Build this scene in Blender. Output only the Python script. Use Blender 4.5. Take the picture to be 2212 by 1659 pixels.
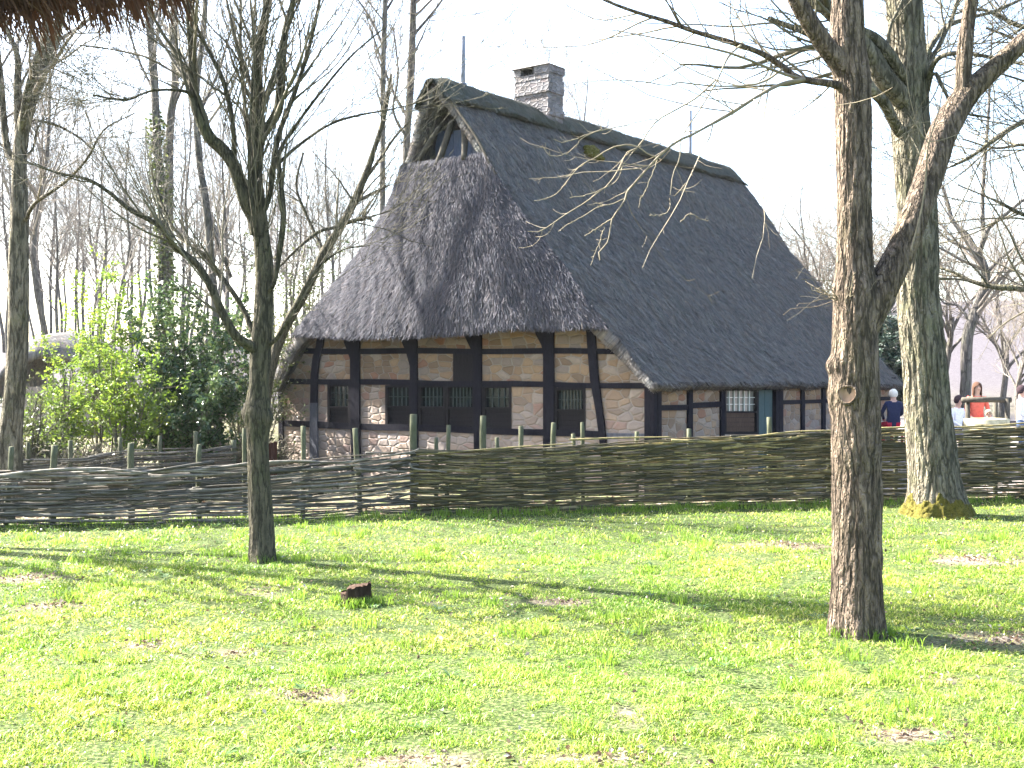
import bpy, math
import numpy as np
from mathutils import Vector

SC = bpy.context.scene
for o in list(bpy.data.objects):
    bpy.data.objects.remove(o)
COL = SC.collection
R = math.radians

# ------------------------------------------------------------------ camera, sky, sun, exposure
F, CX, HY, EYE = 2500.0, 1106.0, 800.0, 1.75      # measured on the photograph at 2212 px wide
cam = bpy.data.cameras.new('camera')
cam.sensor_width = 36
cam.lens = 36 * F / 2212
cam.shift_y = -(829.5 - HY) / 2212
cam.clip_end = 3000
cam.clip_start = 0.05
camo = bpy.data.objects.new('camera', cam)
COL.objects.link(camo)
camo.location = (0, 0, EYE)
camo.rotation_euler = (R(90), 0, 0)
SC.camera = camo

SUN_EL = R(40)
SUN_H = np.array([-0.906, 0.423]); SUN_H /= np.linalg.norm(SUN_H)
SUN_D = Vector((SUN_H[0]*math.cos(SUN_EL), SUN_H[1]*math.cos(SUN_EL), math.sin(SUN_EL)))
world = bpy.data.worlds.new('World')
SC.world = world
world.use_nodes = True
wn = world.node_tree.nodes
bg = wn.get('Background') or wn.new('ShaderNodeBackground')
sky = wn.new('ShaderNodeTexSky')
sky.sky_type = 'NISHITA'
sky.sun_disc = False
sky.sun_elevation = SUN_EL
sky.sun_rotation = math.atan2(SUN_H[0], SUN_H[1])
sky.air_density = 1.0
sky.dust_density = 2.5
sky.ozone_density = 1.0
bg.inputs['Strength'].default_value = 0.085
world.node_tree.links.new(sky.outputs[0], bg.inputs['Color'])
sun = bpy.data.lights.new('sun', 'SUN')
sun.energy = 5.0
sun.angle = R(0.5)
sun.color = (1.0, 0.95, 0.86)
suno = bpy.data.objects.new('sun', sun)
COL.objects.link(suno)
suno.rotation_euler = SUN_D.to_track_quat('Z', 'Y').to_euler()
suno.location = (0, 0, 30)
SC.view_settings.view_transform = 'Standard'
SC.view_settings.look = 'None'
SC.view_settings.exposure = 3.25
SC.view_settings.gamma = 1.0
SC.cycles.max_bounces = 6
SC.cycles.diffuse_bounces = 3
SC.cycles.transparent_max_bounces = 6

# ------------------------------------------------------------------ helpers
def at(x, y, Y):
    return np.array([(x - CX)/F*Y, Y, EYE - (y - HY)/F*Y])

def _hash(ix, iy, iz, seed):
    h = (ix.astype(np.int64)*374761393 + iy.astype(np.int64)*668265263 + iz.astype(np.int64)*2147483647 + seed*1274126177) & 0xffffffff
    h = ((h ^ (h >> 13))*1274126177) & 0xffffffff
    h = (h ^ (h >> 16)) & 0xffffffff
    return h/4294967295.0

def vnoise(p, seed=0):
    p = np.asarray(p, float)
    i = np.floor(p); f = p - i
    f = f*f*(3 - 2*f)
    i = i.astype(np.int64)
    out = 0
    for dx in (0, 1):
        wx = f[..., 0] if dx else 1 - f[..., 0]
        for dy in (0, 1):
            wy = f[..., 1] if dy else 1 - f[..., 1]
            for dz in (0, 1):
                wz = f[..., 2] if dz else 1 - f[..., 2]
                out = out + wx*wy*wz*_hash(i[..., 0]+dx, i[..., 1]+dy, i[..., 2]+dz, seed)
    return out*2 - 1

def fbm(p, seed=0, oct=3):
    p = np.asarray(p, float); a = 1.0; s = 0; n = 0
    for k in range(oct):
        s = s + a*vnoise(p*(2.03**k), seed+k); n += a; a *= 0.5
    return s/n

def n2(x, y, sc, seed=0, oct=2):
    x = np.asarray(x, float); y = np.asarray(y, float)
    return fbm(np.stack([x*sc, y*sc, np.zeros_like(x) + 0.37], -1), seed, oct)

def smooth(x):
    x = np.clip(x, 0, 1)
    return x*x*(3 - 2*x)

def unit(v):
    v = np.asarray(v, float)
    return v/np.maximum(np.linalg.norm(v, axis=-1, keepdims=True), 1e-9)

def catmull(pts, step):
    """smooth curve through rows of pts (any number of columns, first three are xyz)"""
    pts = np.asarray(pts, float)
    P = np.vstack([2*pts[0]-pts[1], pts, 2*pts[-1]-pts[-2]])
    out = []
    for i in range(1, len(P)-2):
        n = max(1, int(np.ceil(np.linalg.norm(P[i+1, :3]-P[i, :3])/step)))
        t = (np.arange(n)/n)[:, None]
        a, b, c, d = P[i-1], P[i], P[i+1], P[i+2]
        out.append(0.5*((2*b) + (-a+c)*t + (2*a-5*b+4*c-d)*t*t + (-a+3*b-3*c+d)*t**3))
    out.append(P[-2][None])
    return np.vstack(out)

class MB:
    """collects geometry with point attributes tuv (3 floats) and face material slots; build() links ONE mesh object"""
    def __init__(self):
        self.v = []; self.a = []; self.q = []; self.t = []; self.qm = []; self.tm = []; self.n = 0
    def add(self, v, quads=None, tris=None, attr=None, m=0):
        v = np.asarray(v, float).reshape(-1, 3)
        if attr is None:
            attr = np.zeros((len(v), 3))
        attr = np.asarray(attr, float)
        if attr.ndim == 1:
            attr = np.tile(attr, (len(v), 1))
        self.v.append(v); self.a.append(attr)
        if quads is not None and len(quads):
            q = np.asarray(quads, np.int64) + self.n
            self.q.append(q); self.qm.append(np.full(len(q), m))
        if tris is not None and len(tris):
            t = np.asarray(tris, np.int64) + self.n
            self.t.append(t); self.tm.append(np.full(len(t), m))
        self.n += len(v)
    # ---- shapes
    def grid(self, A, attr=None, m=0, flip=False, wrap=False):
        A = np.asarray(A, float); a, b = A.shape[:2]
        idx = np.arange(a*b).reshape(a, b)
        if wrap:
            idx = np.hstack([idx, idx[:, :1]])
        q = np.stack([idx[:-1, :-1], idx[:-1, 1:], idx[1:, 1:], idx[1:, :-1]], -1).reshape(-1, 4)
        if flip:
            q = q[:, ::-1]
        self.add(A, q, attr=None if attr is None else np.asarray(attr).reshape(-1, 3), m=m)
    def shell(self, A, B, attr=None, m=0):
        """closed slab between two grids of the same shape"""
        a, b = A.shape[:2]
        idx = np.arange(a*b).reshape(a, b)
        q = np.stack([idx[:-1, :-1], idx[:-1, 1:], idx[1:, 1:], idx[1:, :-1]], -1).reshape(-1, 4)
        N = a*b
        ring = np.concatenate([idx[0, :], idx[1:, -1], idx[-1, -2::-1], idx[-2:0:-1, 0]])
        r2 = np.roll(ring, -1)
        side = np.stack([r2, ring, ring+N, r2+N], -1)
        q = np.vstack([q, q[:, ::-1]+N, side])
        at_ = None if attr is None else np.vstack([np.asarray(attr).reshape(-1, 3)]*2)
        self.add(np.vstack([A.reshape(-1, 3), B.reshape(-1, 3)]), q, attr=at_, m=m)
    def prism(self, front, back, attr=None, m=0):
        """polygon front (n,3) and back (n,3), convex"""
        n = len(front)
        v = np.vstack([front, back])
        q = [[(i+1) % n, i, i+n, (i+1) % n+n] for i in range(n)]
        if n == 4:
            q += [[0, 1, 2, 3], [7, 6, 5, 4]]; t = []
        else:
            t = [[0, i, i+1] for i in range(1, n-1)] + [[n, n+i+1, n+i] for i in range(1, n-1)]
        self.add(v, q, t, attr=attr, m=m)
    def box(self, c, sx, sy, sz, ax=None, attr=None, m=0):
        """box centred at c, axes rows of ax"""
        ax = np.eye(3) if ax is None else np.asarray(ax, float)
        g = np.array([[x, y, z] for x in (-.5, .5) for y in (-.5, .5) for z in (-.5, .5)])*[sx, sy, sz]
        v = np.asarray(c) + g@ax
        q = [[0, 1, 3, 2], [4, 6, 7, 5], [0, 4, 5, 1], [2, 3, 7, 6], [0, 2, 6, 4], [1, 5, 7, 3]]
        self.add(v, q, attr=attr, m=m)
    def tubes(self, P, Rd, sides=5, rnd=None, m=0, cap=True, seed=0):
        """P (N,k,3) paths, Rd (N,k) radii"""
        P = np.asarray(P, float); Rd = np.asarray(Rd, float)
        if P.ndim == 2:
            P = P[None]; Rd = np.asarray(Rd)[None]
        N, k, _ = P.shape
        if N == 0:
            return
        T = np.empty_like(P)
        T[:, 1:-1] = P[:, 2:] - P[:, :-2]; T[:, 0] = P[:, 1]-P[:, 0]; T[:, -1] = P[:, -1]-P[:, -2]
        T = unit(T)
        mean = unit(T.mean(1))
        ref = np.where(np.abs(mean[:, 2:3]) < 0.75, [[0, 0, 1.0]], [[0.93, 0.36, 0.0]])
        n = unit(np.cross(T, ref[:, None, :]))
        b = np.cross(T, n)
        ang = np.arange(sides)/sides*2*np.pi
        ring = n[:, :, None, :]*np.cos(ang)[None, None, :, None] + b[:, :, None, :]*np.sin(ang)[None, None, :, None]
        V = P[:, :, None, :] + ring*Rd[:, :, None, None]
        base = (np.arange(N)*k*sides)[:, None, None]
        i = (np.arange(k-1)*sides)[None, :, None]; j = np.arange(sides)[None, None, :]; j2 = (j+1) % sides
        q = np.stack([base+i+j, base+i+sides+j, base+i+sides+j2, base+i+j2], -1).reshape(-1, 4)
        if rnd is None:
            rnd = np.random.default_rng(seed).random(N)
        L = np.concatenate([np.zeros((N, 1)), np.cumsum(np.linalg.norm(np.diff(P, axis=1), axis=2), 1)], 1)
        A = np.zeros((N, k, sides, 3))
        A[..., 0] = np.asarray(rnd).reshape(-1, 1, 1); A[..., 1] = L[:, :, None]; A[..., 2] = (ang/(2*np.pi))[None, None, :]
        tr = None
        if cap and sides >= 3:
            fan = np.array([[0, a, a+1] for a in range(1, sides-1)])
            e0 = (np.arange(N)*k*sides)[:, None, None] + fan[None]
            e1 = (np.arange(N)*k*sides + (k-1)*sides)[:, None, None] + fan[None, :, ::-1]
            tr = np.vstack([e0.reshape(-1, 3), e1.reshape(-1, 3)])
        self.add(V.reshape(-1, 3), q, tr, attr=A.reshape(-1, 3), m=m)
    def ball(self, c, r, nu=10, nv=7, ax=(1, 1, 1), attr=None, m=0):
        u = np.arange(nu)/nu*2*np.pi; w = np.linspace(0.02, np.pi-0.02, nv)
        A = np.stack([np.sin(w)[:, None]*np.cos(u), np.sin(w)[:, None]*np.sin(u), np.cos(w)[:, None]+0*u], -1)*np.asarray(ax)*r + np.asarray(c)
        self.grid(A, m=m, wrap=True, flip=True)
    # ---- finish
    def build(self, name, mats, parent=None, origin=None, smooth_=True, label=None):
        v = np.vstack(self.v); a = np.vstack(self.a)
        if origin is None:
            origin = np.array(parent.matrix_basis.translation) if parent is not None else np.zeros(3)
            if parent is not None and parent.parent is not None:
                origin = origin + np.array(parent.parent.matrix_basis.translation)
        v = v - np.asarray(origin)
        q = np.vstack(self.q) if self.q else np.zeros((0, 4), np.int64)
        t = np.vstack(self.t) if self.t else np.zeros((0, 3), np.int64)
        me = bpy.data.meshes.new(name)
        me.vertices.add(len(v)); me.vertices.foreach_set('co', v.astype(np.float32).ravel())
        li = np.concatenate([q.ravel(), t.ravel()])
        me.loops.add(len(li)); me.loops.foreach_set('vertex_index', li.astype(np.int32))
        nq, nt = len(q), len(t)
        me.polygons.add(nq+nt)
        ls = np.concatenate([np.arange(nq)*4, nq*4 + np.arange(nt)*3])
        me.polygons.foreach_set('loop_start', ls.astype(np.int32))
        mi = np.concatenate([np.concatenate(self.qm) if self.qm else np.zeros(0), np.concatenate(self.tm) if self.tm else np.zeros(0)])
        me.polygons.foreach_set('material_index', mi.astype(np.int32))
        me.polygons.foreach_set('use_smooth', np.full(nq+nt, smooth_))
        me.update(calc_edges=True)
        at_ = me.attributes.new('tuv', 'FLOAT_VECTOR', 'POINT')
        at_.data.foreach_set('vector', a.astype(np.float32).ravel())
        for mm in (mats if isinstance(mats, (list, tuple)) else [mats]):
            me.materials.append(mm)
        o = bpy.data.objects.new(name, me)
        COL.objects.link(o)
        if parent is not None:
            o.parent = parent
        else:
            o.location = origin
        if label:
            o['label'] = label
        return o

def thing(name, label, cat, loc, group=None):
    o = bpy.data.objects.new(name, None)
    COL.objects.link(o)
    o.empty_display_size = 0.2
    o.location = loc
    o['label'] = label; o['category'] = cat
    if group:
        o['group'] = group
    return o

def tag(o, label, cat, group=None, kind=None):
    o['label'] = label; o['category'] = cat
    if group: o['group'] = group
    if kind: o['kind'] = kind
    return o

def dup(root, loc, rz, sc, label=None):
    r = root.copy(); COL.objects.link(r)
    r.location = loc; r.rotation_euler = (0, 0, rz); r.scale = (sc, sc, sc)
    if label: r['label'] = label
    for ch in list(root.children):
        c = ch.copy(); COL.objects.link(c); c.parent = r
        for g in ch.children:
            d = g.copy(); COL.objects.link(d); d.parent = c
    return r

# ------------------------------------------------------------------ materials
class NT:
    def __init__(self, name):
        self.m = bpy.data.materials.new(name); self.m.use_nodes = True
        self.t = self.m.node_tree; self.t.nodes.clear()
        self.out = self.new('ShaderNodeOutputMaterial')
    def new(self, typ, **kw):
        n = self.t.nodes.new(typ)
        for k, v in kw.items():
            setattr(n, k, v)
        return n
    def link(self, a, b):
        self.t.links.new(a, b)
    def attr(self, name='tuv'):
        return self.new('ShaderNodeAttribute', attribute_name=name).outputs['Vector']
    def pos(self):
        return self.new('ShaderNodeTexCoord').outputs['Object']
    def mapv(self, v, scale=(1, 1, 1), loc=(0, 0, 0)):
        n = self.new('ShaderNodeMapping'); n.inputs['Scale'].default_value = scale; n.inputs['Location'].default_value = loc
        self.link(v, n.inputs['Vector']); return n.outputs['Vector']
    def noise(self, v, scale, detail=3, rough=0.55):
        n = self.new('ShaderNodeTexNoise'); n.inputs['Scale'].default_value = scale; n.inputs['Detail'].default_value = detail
        n.inputs['Roughness'].default_value = rough
        self.link(v, n.inputs['Vector']); return n.outputs['Fac']
    def ramp(self, f, stops, interp='LINEAR'):
        n = self.new('ShaderNodeValToRGB'); n.color_ramp.interpolation = interp
        e = n.color_ramp.elements
        while len(e) < len(stops): e.new(0.5)
        for el, (p, c) in zip(e, stops):
            el.position = p; el.color = (*c, 1) if len(c) == 3 else c
        self.link(f, n.inputs['Fac']); return n.outputs['Color']
    def mix(self, f, a, b, blend='MIX'):
        n = self.new('ShaderNodeMix', data_type='RGBA', blend_type=blend)
        for s, x in ((n.inputs[0], f), (n.inputs[6], a), (n.inputs[7], b)):
            if isinstance(x, (int, float)): s.default_value = x
            elif isinstance(x, tuple): s.default_value = (*x, 1)
            else: self.link(x, s)
        return n.outputs[2]
    def math(self, op, a, b=0.0, c=None):
        n = self.new('ShaderNodeMath', operation=op)
        for s, x in zip(n.inputs, (a, b, c)):
            if x is None: continue
            if isinstance(x, (int, float)): s.default_value = x
            else: self.link(x, s)
        return n.outputs[0]
    def sep(self, v):
        n = self.new('ShaderNodeSeparateXYZ'); self.link(v, n.inputs[0]); return n.outputs
    def bump(self, h, strength=0.5, dist=0.02):
        n = self.new('ShaderNodeBump'); n.inputs['Strength'].default_value = strength; n.inputs['Distance'].default_value = dist
        self.link(h, n.inputs['Height']); return n.outputs['Normal']
    def bsdf(self, col, rough=0.9, normal=None, spec=0.3):
        n = self.new('ShaderNodeBsdfPrincipled')
        if isinstance(col, tuple): n.inputs['Base Color'].default_value = (*col, 1)
        else: self.link(col, n.inputs['Base Color'])
        if isinstance(rough, (int, float)): n.inputs['Roughness'].default_value = rough
        else: self.link(rough, n.inputs['Roughness'])
        n.inputs['Specular IOR Level'].default_value = spec
        if normal is not None: self.link(normal, n.inputs['Normal'])
        return n.outputs[0]
    def done(self, sh):
        self.link(sh, self.out.inputs['Surface']); return self.m
    def leafy(self, col, trans=0.45, tcol=None, rough=0.6, spec=0.25):
        d = self.bsdf(col, rough, None, spec)
        t = self.new('ShaderNodeBsdfTranslucent')
        if tcol is None: tcol = col
        if isinstance(tcol, tuple): t.inputs['Color'].default_value = (*tcol, 1)
        else: self.link(tcol, t.inputs['Color'])
        mx = self.new('ShaderNodeMixShader'); mx.inputs[0].default_value = trans
        self.link(d, mx.inputs[1]); self.link(t.outputs[0], mx.inputs[2])
        return self.done(mx.outputs[0])

def m_bark(name, dark, light, green=None, gfac=0.3, bscale=14.0, bstr=0.7, bdist=0.02, stretch=0.16):
    n = NT(name); p = n.pos()
    ps = n.mapv(p, (1, 1, stretch))
    f = n.noise(ps, bscale, 5, 0.65)
    f2 = n.noise(p, 3.0, 3)
    c = n.ramp(f, [(0.30, dark), (0.55, tuple((a+b)/2 for a, b in zip(dark, light))), (0.75, light)])
    if green:
        g = n.ramp(f2, [(0.5, (0, 0, 0)), (0.68, (gfac, gfac, gfac))])
        c = n.mix(g, c, green)
    g1 = n.noise(n.mapv(p, (1, 1, 0.17), (3.1, 1.7, 0)), bscale*0.9, 3, 0.5)
    g2 = n.noise(n.mapv(p, (1, 1, 0.45), (9.1, 4.7, 2)), bscale*1.5, 2, 0.5)
    rid = n.math('MINIMUM', n.math('MULTIPLY', n.math('ABSOLUTE', n.math('SUBTRACT', g1, 0.5)), 9.0), 1.0)
    rid2 = n.math('MINIMUM', n.math('MULTIPLY', n.math('ABSOLUTE', n.math('SUBTRACT', g2, 0.5)), 10.0), 1.0)
    rid = n.math('MULTIPLY', rid, n.math('ADD', 0.45, n.math('MULTIPLY', rid2, 0.55)))
    c = n.mix(n.ramp(rid, [(0.05, (0.8, 0.8, 0.8)), (0.5, (0, 0, 0))]), c, tuple(x*0.5 for x in dark))
    h = n.math('ADD', n.math('MULTIPLY', f, 0.5), rid)
    return n.done(n.bsdf(c, 0.95, n.bump(h, bstr, bdist), 0.15))

def m_twig(name, a, b):
    n = NT(name); s = n.sep(n.attr())
    c = n.ramp(s[0], [(0.0, a), (1.0, b)])
    f = n.noise(n.pos(), 22, 2)
    c = n.mix(n.ramp(f, [(0.35, (0.35, 0.35, 0.35)), (0.65, (0, 0, 0))]), c, (0.03, 0.028, 0.024))
    return n.done(n.bsdf(c, 0.8, None, 0.25))

def m_thatch(name, stops, mossy=0.25, moss=(0.05, 0.065, 0.03), sc=1.0):
    """tuv: x along the eave, y down the slope"""
    n = NT(name); t = n.attr()
    f = n.noise(n.mapv(t, (15*sc, 5.5*sc, 1)), 1.0, 6, 0.8)
    f2 = n.noise(n.mapv(t, (1.1, 0.8, 1)), 1.0, 4, 0.6)
    f3 = n.noise(n.mapv(t, (60*sc, 12*sc, 1)), 1.0, 2)
    f5 = n.noise(n.mapv(t, (6.5*sc, 3.4*sc, 1), (2, 7, 0)), 1.0, 5, 0.75)
    k = n.math('ADD', n.math('ADD', n.math('MULTIPLY', f, 0.52), n.math('MULTIPLY', f5, 0.38)), n.math('MULTIPLY', f2, 0.10))
    c = n.ramp(k, stops)
    f4 = n.noise(n.mapv(t, (2.6, 1.9, 1), (5, 3, 0)), 1.0, 5, 0.7)
    c = n.mix(n.ramp(f4, [(0.46, (0, 0, 0)), (0.62, (0.55, 0.55, 0.55))]), c, n.mix(1.0, c, (1.15, 0.92, 0.72), 'MULTIPLY'))
    c = n.mix(n.ramp(f4, [(0.36, (0.6, 0.6, 0.6)), (0.48, (0, 0, 0))]), c, n.mix(1.0, c, (0.62, 0.72, 0.62), 'MULTIPLY'))
    c = n.mix(n.ramp(f2, [(0.52, (0, 0, 0)), (0.7, (mossy, mossy, mossy))]), c, moss)
    h = n.math('ADD', f, n.math('MULTIPLY', f3, 0.6))
    return n.done(n.bsdf(c, 0.95, n.bump(h, 1.0, 0.12), 0.12))

M = {}
M['bark_near'] = m_bark('furrowed bark', (0.045, 0.035, 0.026), (0.31, 0.235, 0.178), (0.11, 0.10, 0.05), 0.35, 24, 1.0, 0.025)
M['bark_oak'] = m_bark('ridged bark', (0.045, 0.042, 0.03), (0.31, 0.27, 0.20), (0.11, 0.115, 0.055), 0.45, 14, 1.0, 0.035)
M['bark_left'] = m_bark('olive bark', (0.039, 0.03619, 0.02621), (0.1404, 0.1206, 0.08008), (0.078, 0.08294, 0.03494), 0.5, 26, 0.8, 0.018)
M['bark_far'] = m_bark('grey bark', (0.065, 0.0598, 0.0546), (0.195, 0.1755, 0.156), (0.091, 0.104, 0.0585), 0.4, 12, 0.7, 0.02)
M['twig_near'] = m_twig('pale twig', (0.13, 0.10, 0.07), (0.30, 0.25, 0.17))
M['twig_left'] = m_twig('olive twig', (0.066, 0.06, 0.042), (0.144, 0.126, 0.084))
M['twig_far'] = m_twig('grey twig', (0.143, 0.1235, 0.104), (0.247, 0.2145, 0.182))  # colour lightened to look paled by distant haze
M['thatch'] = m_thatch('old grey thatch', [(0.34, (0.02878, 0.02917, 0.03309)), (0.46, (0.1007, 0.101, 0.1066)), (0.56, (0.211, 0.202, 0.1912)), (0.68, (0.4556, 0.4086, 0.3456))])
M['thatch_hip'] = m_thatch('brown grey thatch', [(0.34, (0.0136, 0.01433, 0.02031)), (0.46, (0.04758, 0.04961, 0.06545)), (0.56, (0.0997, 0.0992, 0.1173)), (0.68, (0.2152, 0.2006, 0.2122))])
M['ridge'] = m_thatch('mossy ridge thatch', [(0.3, (0.04004, 0.04493, 0.039)), (0.5, (0.09295, 0.09828, 0.0858)), (0.75, (0.1859, 0.1825, 0.1495))], 0.6)
M['thatch_red'] = m_thatch('brown reed thatch', [(0.3, (0.02424, 0.01454, 0.009697)), (0.5, (0.08888, 0.05009, 0.03393)), (0.72, (0.1939, 0.1212, 0.08078))], 0.0, sc=2.0)

def m_stone(name='sandstone masonry', tint=None):
    n = NT(name); t = n.attr()
    w = n.new('ShaderNodeTexNoise'); w.inputs['Scale'].default_value = 2.2; n.link(t, w.inputs['Vector'])
    tw = n.new('ShaderNodeVectorMath', operation='MULTIPLY_ADD'); n.link(w.outputs['Color'], tw.inputs[0])
    tw.inputs[1].default_value = (0.20, 0.10, 0); n.link(t, tw.inputs[2])
    p = n.mapv(tw.outputs[0], (3.9, 7.4, 1))
    v = n.new('ShaderNodeTexVoronoi', feature='F1', voronoi_dimensions='2D', distance='MINKOWSKI'); v.inputs['Scale'].default_value = 1
    v.inputs['Exponent'].default_value = 4.0; v.inputs['Randomness'].default_value = 0.75
    e = n.new('ShaderNodeTexVoronoi', feature='DISTANCE_TO_EDGE', voronoi_dimensions='2D'); e.inputs['Scale'].default_value = 1
    e.inputs['Randomness'].default_value = 0.75
    n.link(p, v.inputs['Vector']); n.link(p, e.inputs['Vector'])
    r = n.sep(v.outputs['Color'])
    c = n.ramp(r[0], [(0.0, (0.144, 0.1001, 0.06547)), (0.2, (0.2016, 0.136, 0.08448)), (0.4, (0.1728, 0.1393, 0.114)), (0.58, (0.2304, 0.1578, 0.09504)), (0.75, (0.2304, 0.185, 0.1478)), (0.9, (0.1843, 0.09792, 0.06336))], 'CONSTANT')
    f = n.noise(t, 14, 4, 0.65)
    c = n.mix(n.ramp(f, [(0.35, (0.5, 0.5, 0.5)), (0.65, (0, 0, 0))]), c, n.mix(0.5, c, (0.1, 0.085, 0.07)))
    # stones nearer the ground are paler and greyer
    lo = n.sep(t)[1]
    low = n.math('MULTIPLY', n.math('SUBTRACT', 1.5, lo), 0.5)
    low = n.math('MINIMUM', n.math('MAXIMUM', low, 0.0), 0.45)
    c = n.mix(low, c, (0.31, 0.262, 0.245))
    mort = n.ramp(e.outputs['Distance'], [(0.015, (0.85, 0.85, 0.85)), (0.07, (0, 0, 0))])
    mf = n.noise(t, 3, 2)
    mort = n.mix(1.0, mort, n.ramp(mf, [(0.3, (0.35, 0.35, 0.35)), (0.6, (1, 1, 1))]), 'MULTIPLY')
    c = n.mix(mort, c, (0.2176, 0.1958, 0.1686))
    if tint: c = n.mix(0.75, c, n.mix(n.ramp(r[1], [(0, (0, 0, 0)), (1, (1, 1, 1))]), tint, tuple(x*2 for x in tint)))
    h = n.math('ADD', n.math('MINIMUM', n.math('MULTIPLY', e.outputs['Distance'], 4), 0.7), n.math('MULTIPLY', f, 0.5))
    return n.done(n.bsdf(c, 0.92, n.bump(h, 0.8, 0.03), 0.2))
M['stone'] = m_stone()
M['stone_grey'] = m_stone('grey chimney stone', (0.082, 0.084, 0.094))

def m_timber(name, a, b, sc=30, spec=0.04):
    n = NT(name); p = n.pos()
    f = n.noise(n.mapv(p, (1, 1, 0.3)), sc, 4, 0.65)
    f2 = n.noise(p, 1.7, 2)
    c = n.mix(f2, n.ramp(f, [(0.35, a), (0.7, b)]), a)
    return n.done(n.bsdf(c, 0.85, n.bump(f, 0.5, 0.01), spec))
M['timber'] = m_timber('tarred timber', (0.0078, 0.0078, 0.0117), (0.0247, 0.02405, 0.0312))
M['timber_grey'] = m_timber('weathered timber', (0.056, 0.0592, 0.072), (0.16, 0.16, 0.184))
M['frame'] = m_timber('window frame timber', (0.0117, 0.01105, 0.01235), (0.0286, 0.026, 0.0273))
M['brownboard'] = m_timber('brown boards', (0.049, 0.0336, 0.0266), (0.105, 0.0728, 0.056))
M['blueboard'] = m_timber('blue grey boards', (0.08775, 0.1073, 0.156), (0.156, 0.1852, 0.2438))
M['pole'] = m_timber('peeled poles', (0.054, 0.048, 0.039), (0.144, 0.132, 0.108))
M['bars'] = m_timber('painted glazing bars', (0.39, 0.416, 0.39), (0.546, 0.572, 0.546))
M['barsdark'] = m_timber('dull glazing bars', (0.0385, 0.0495, 0.04675), (0.066, 0.077, 0.0715))
M['door'] = m_timber('green grey door paint', (0.049, 0.077, 0.0812), (0.084, 0.119, 0.1232))
M['post'] = m_timber('split chestnut post', (0.06, 0.065, 0.042), (0.145, 0.145, 0.10))
M['redpost'] = m_timber('rusty brown board', (0.075, 0.035, 0.025), (0.14, 0.07, 0.05))
M['bench'] = m_timber('bench slats', (0.10, 0.08, 0.085), (0.2, 0.16, 0.16))
M['cutwood'] = m_timber('cut wood', (0.20, 0.13, 0.085), (0.36, 0.25, 0.17))
M['stump_top'] = m_timber('weathered stump top', (0.0375, 0.024, 0.018), (0.0975, 0.06375, 0.045))
M['stump'] = m_timber('rotting stump wood', (0.0165, 0.012, 0.009), (0.0675, 0.045, 0.03375))

def m_glass(name, col, rough):
    n = NT(name); f = n.noise(n.pos(), 3.5, 2)
    c = n.ramp(f, [(0.3, tuple(x*0.6 for x in col)), (0.7, col)])
    return n.done(n.bsdf(c, rough, n.bump(f, 0.15, 0.01), 0.5))
M['glass'] = m_glass('old window glass', (0.015, 0.02, 0.02), 0.12)
M['glasslight'] = m_glass('window glass with painted sky reflection', (0.16, 0.165, 0.15), 0.15)  # sky reflection put into the glass as a paler base colour

def m_rod(name, stops):
    n = NT(name); s = n.sep(n.attr())
    c = n.ramp(s[0], stops)
    f = n.noise(n.mapv(n.pos(), (1, 1, 1)), 16, 3)
    c = n.mix(n.ramp(f, [(0.35, (0.5, 0.5, 0.5)), (0.6, (0, 0, 0))]), c, (0.05, 0.045, 0.035))
    return n.done(n.bsdf(c, 0.7, None, 0.3))
M['rod_grey'] = m_rod('weathered wattle rods', [(0.0, (0.03654, 0.03375, 0.02626)), (0.5, (0.09128, 0.08328, 0.06809)), (0.85, (0.1827, 0.1631, 0.1314)), (1.0, (0.1096, 0.07314, 0.04377))])
M['rod_olive'] = m_rod('hazel wattle rods', [(0.0, (0.02864, 0.02753, 0.0125)), (0.4, (0.07608, 0.06881, 0.02916)), (0.65, (0.1119, 0.08172, 0.04166)), (0.82, (0.2686, 0.2193, 0.08333)), (1.0, (0.179, 0.1419, 0.09027))])

def m_leaf(name, stops, trans=0.4, rough=0.5, spec=0.3):
    n = NT(name); s = n.sep(n.attr())
    return n.leafy(n.ramp(s[0], stops), trans, None, rough, spec)
M['leaf_young'] = m_leaf('young leaves', [(0.0, (0.07, 0.12, 0.018)), (0.6, (0.13, 0.20, 0.025)), (1.0, (0.20, 0.25, 0.035))], 0.55)
M['leaf_holly'] = m_leaf('evergreen leaves', [(0.0, (0.03125, 0.05625, 0.025)), (0.6, (0.0625, 0.1063, 0.0375)), (1.0, (0.1375, 0.175, 0.0625))], 0.3, 0.25, 0.6)
M['leaf_ivy'] = m_leaf('ivy leaves', [(0.0, (0.04, 0.06, 0.02)), (0.7, (0.08, 0.10, 0.03)), (1.0, (0.14, 0.15, 0.06))], 0.35, 0.4, 0.4)
M['leaf_conifer'] = m_leaf('conifer needles', [(0.0, (0.015, 0.03, 0.022)), (1.0, (0.04, 0.065, 0.045))], 0.1)
M['leaf_dead'] = m_leaf('fallen leaves', [(0.0, (0.07, 0.045, 0.03)), (0.4, (0.16, 0.105, 0.07)), (0.75, (0.26, 0.19, 0.14)), (1.0, (0.46, 0.40, 0.34))], 0.15, 0.8, 0.2)
M['weed'] = m_leaf('weed leaves', [(0.0, (0.05, 0.10, 0.03)), (0.7, (0.10, 0.17, 0.05)), (1.0, (0.19, 0.25, 0.10))], 0.35, 0.32, 0.6)

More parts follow.
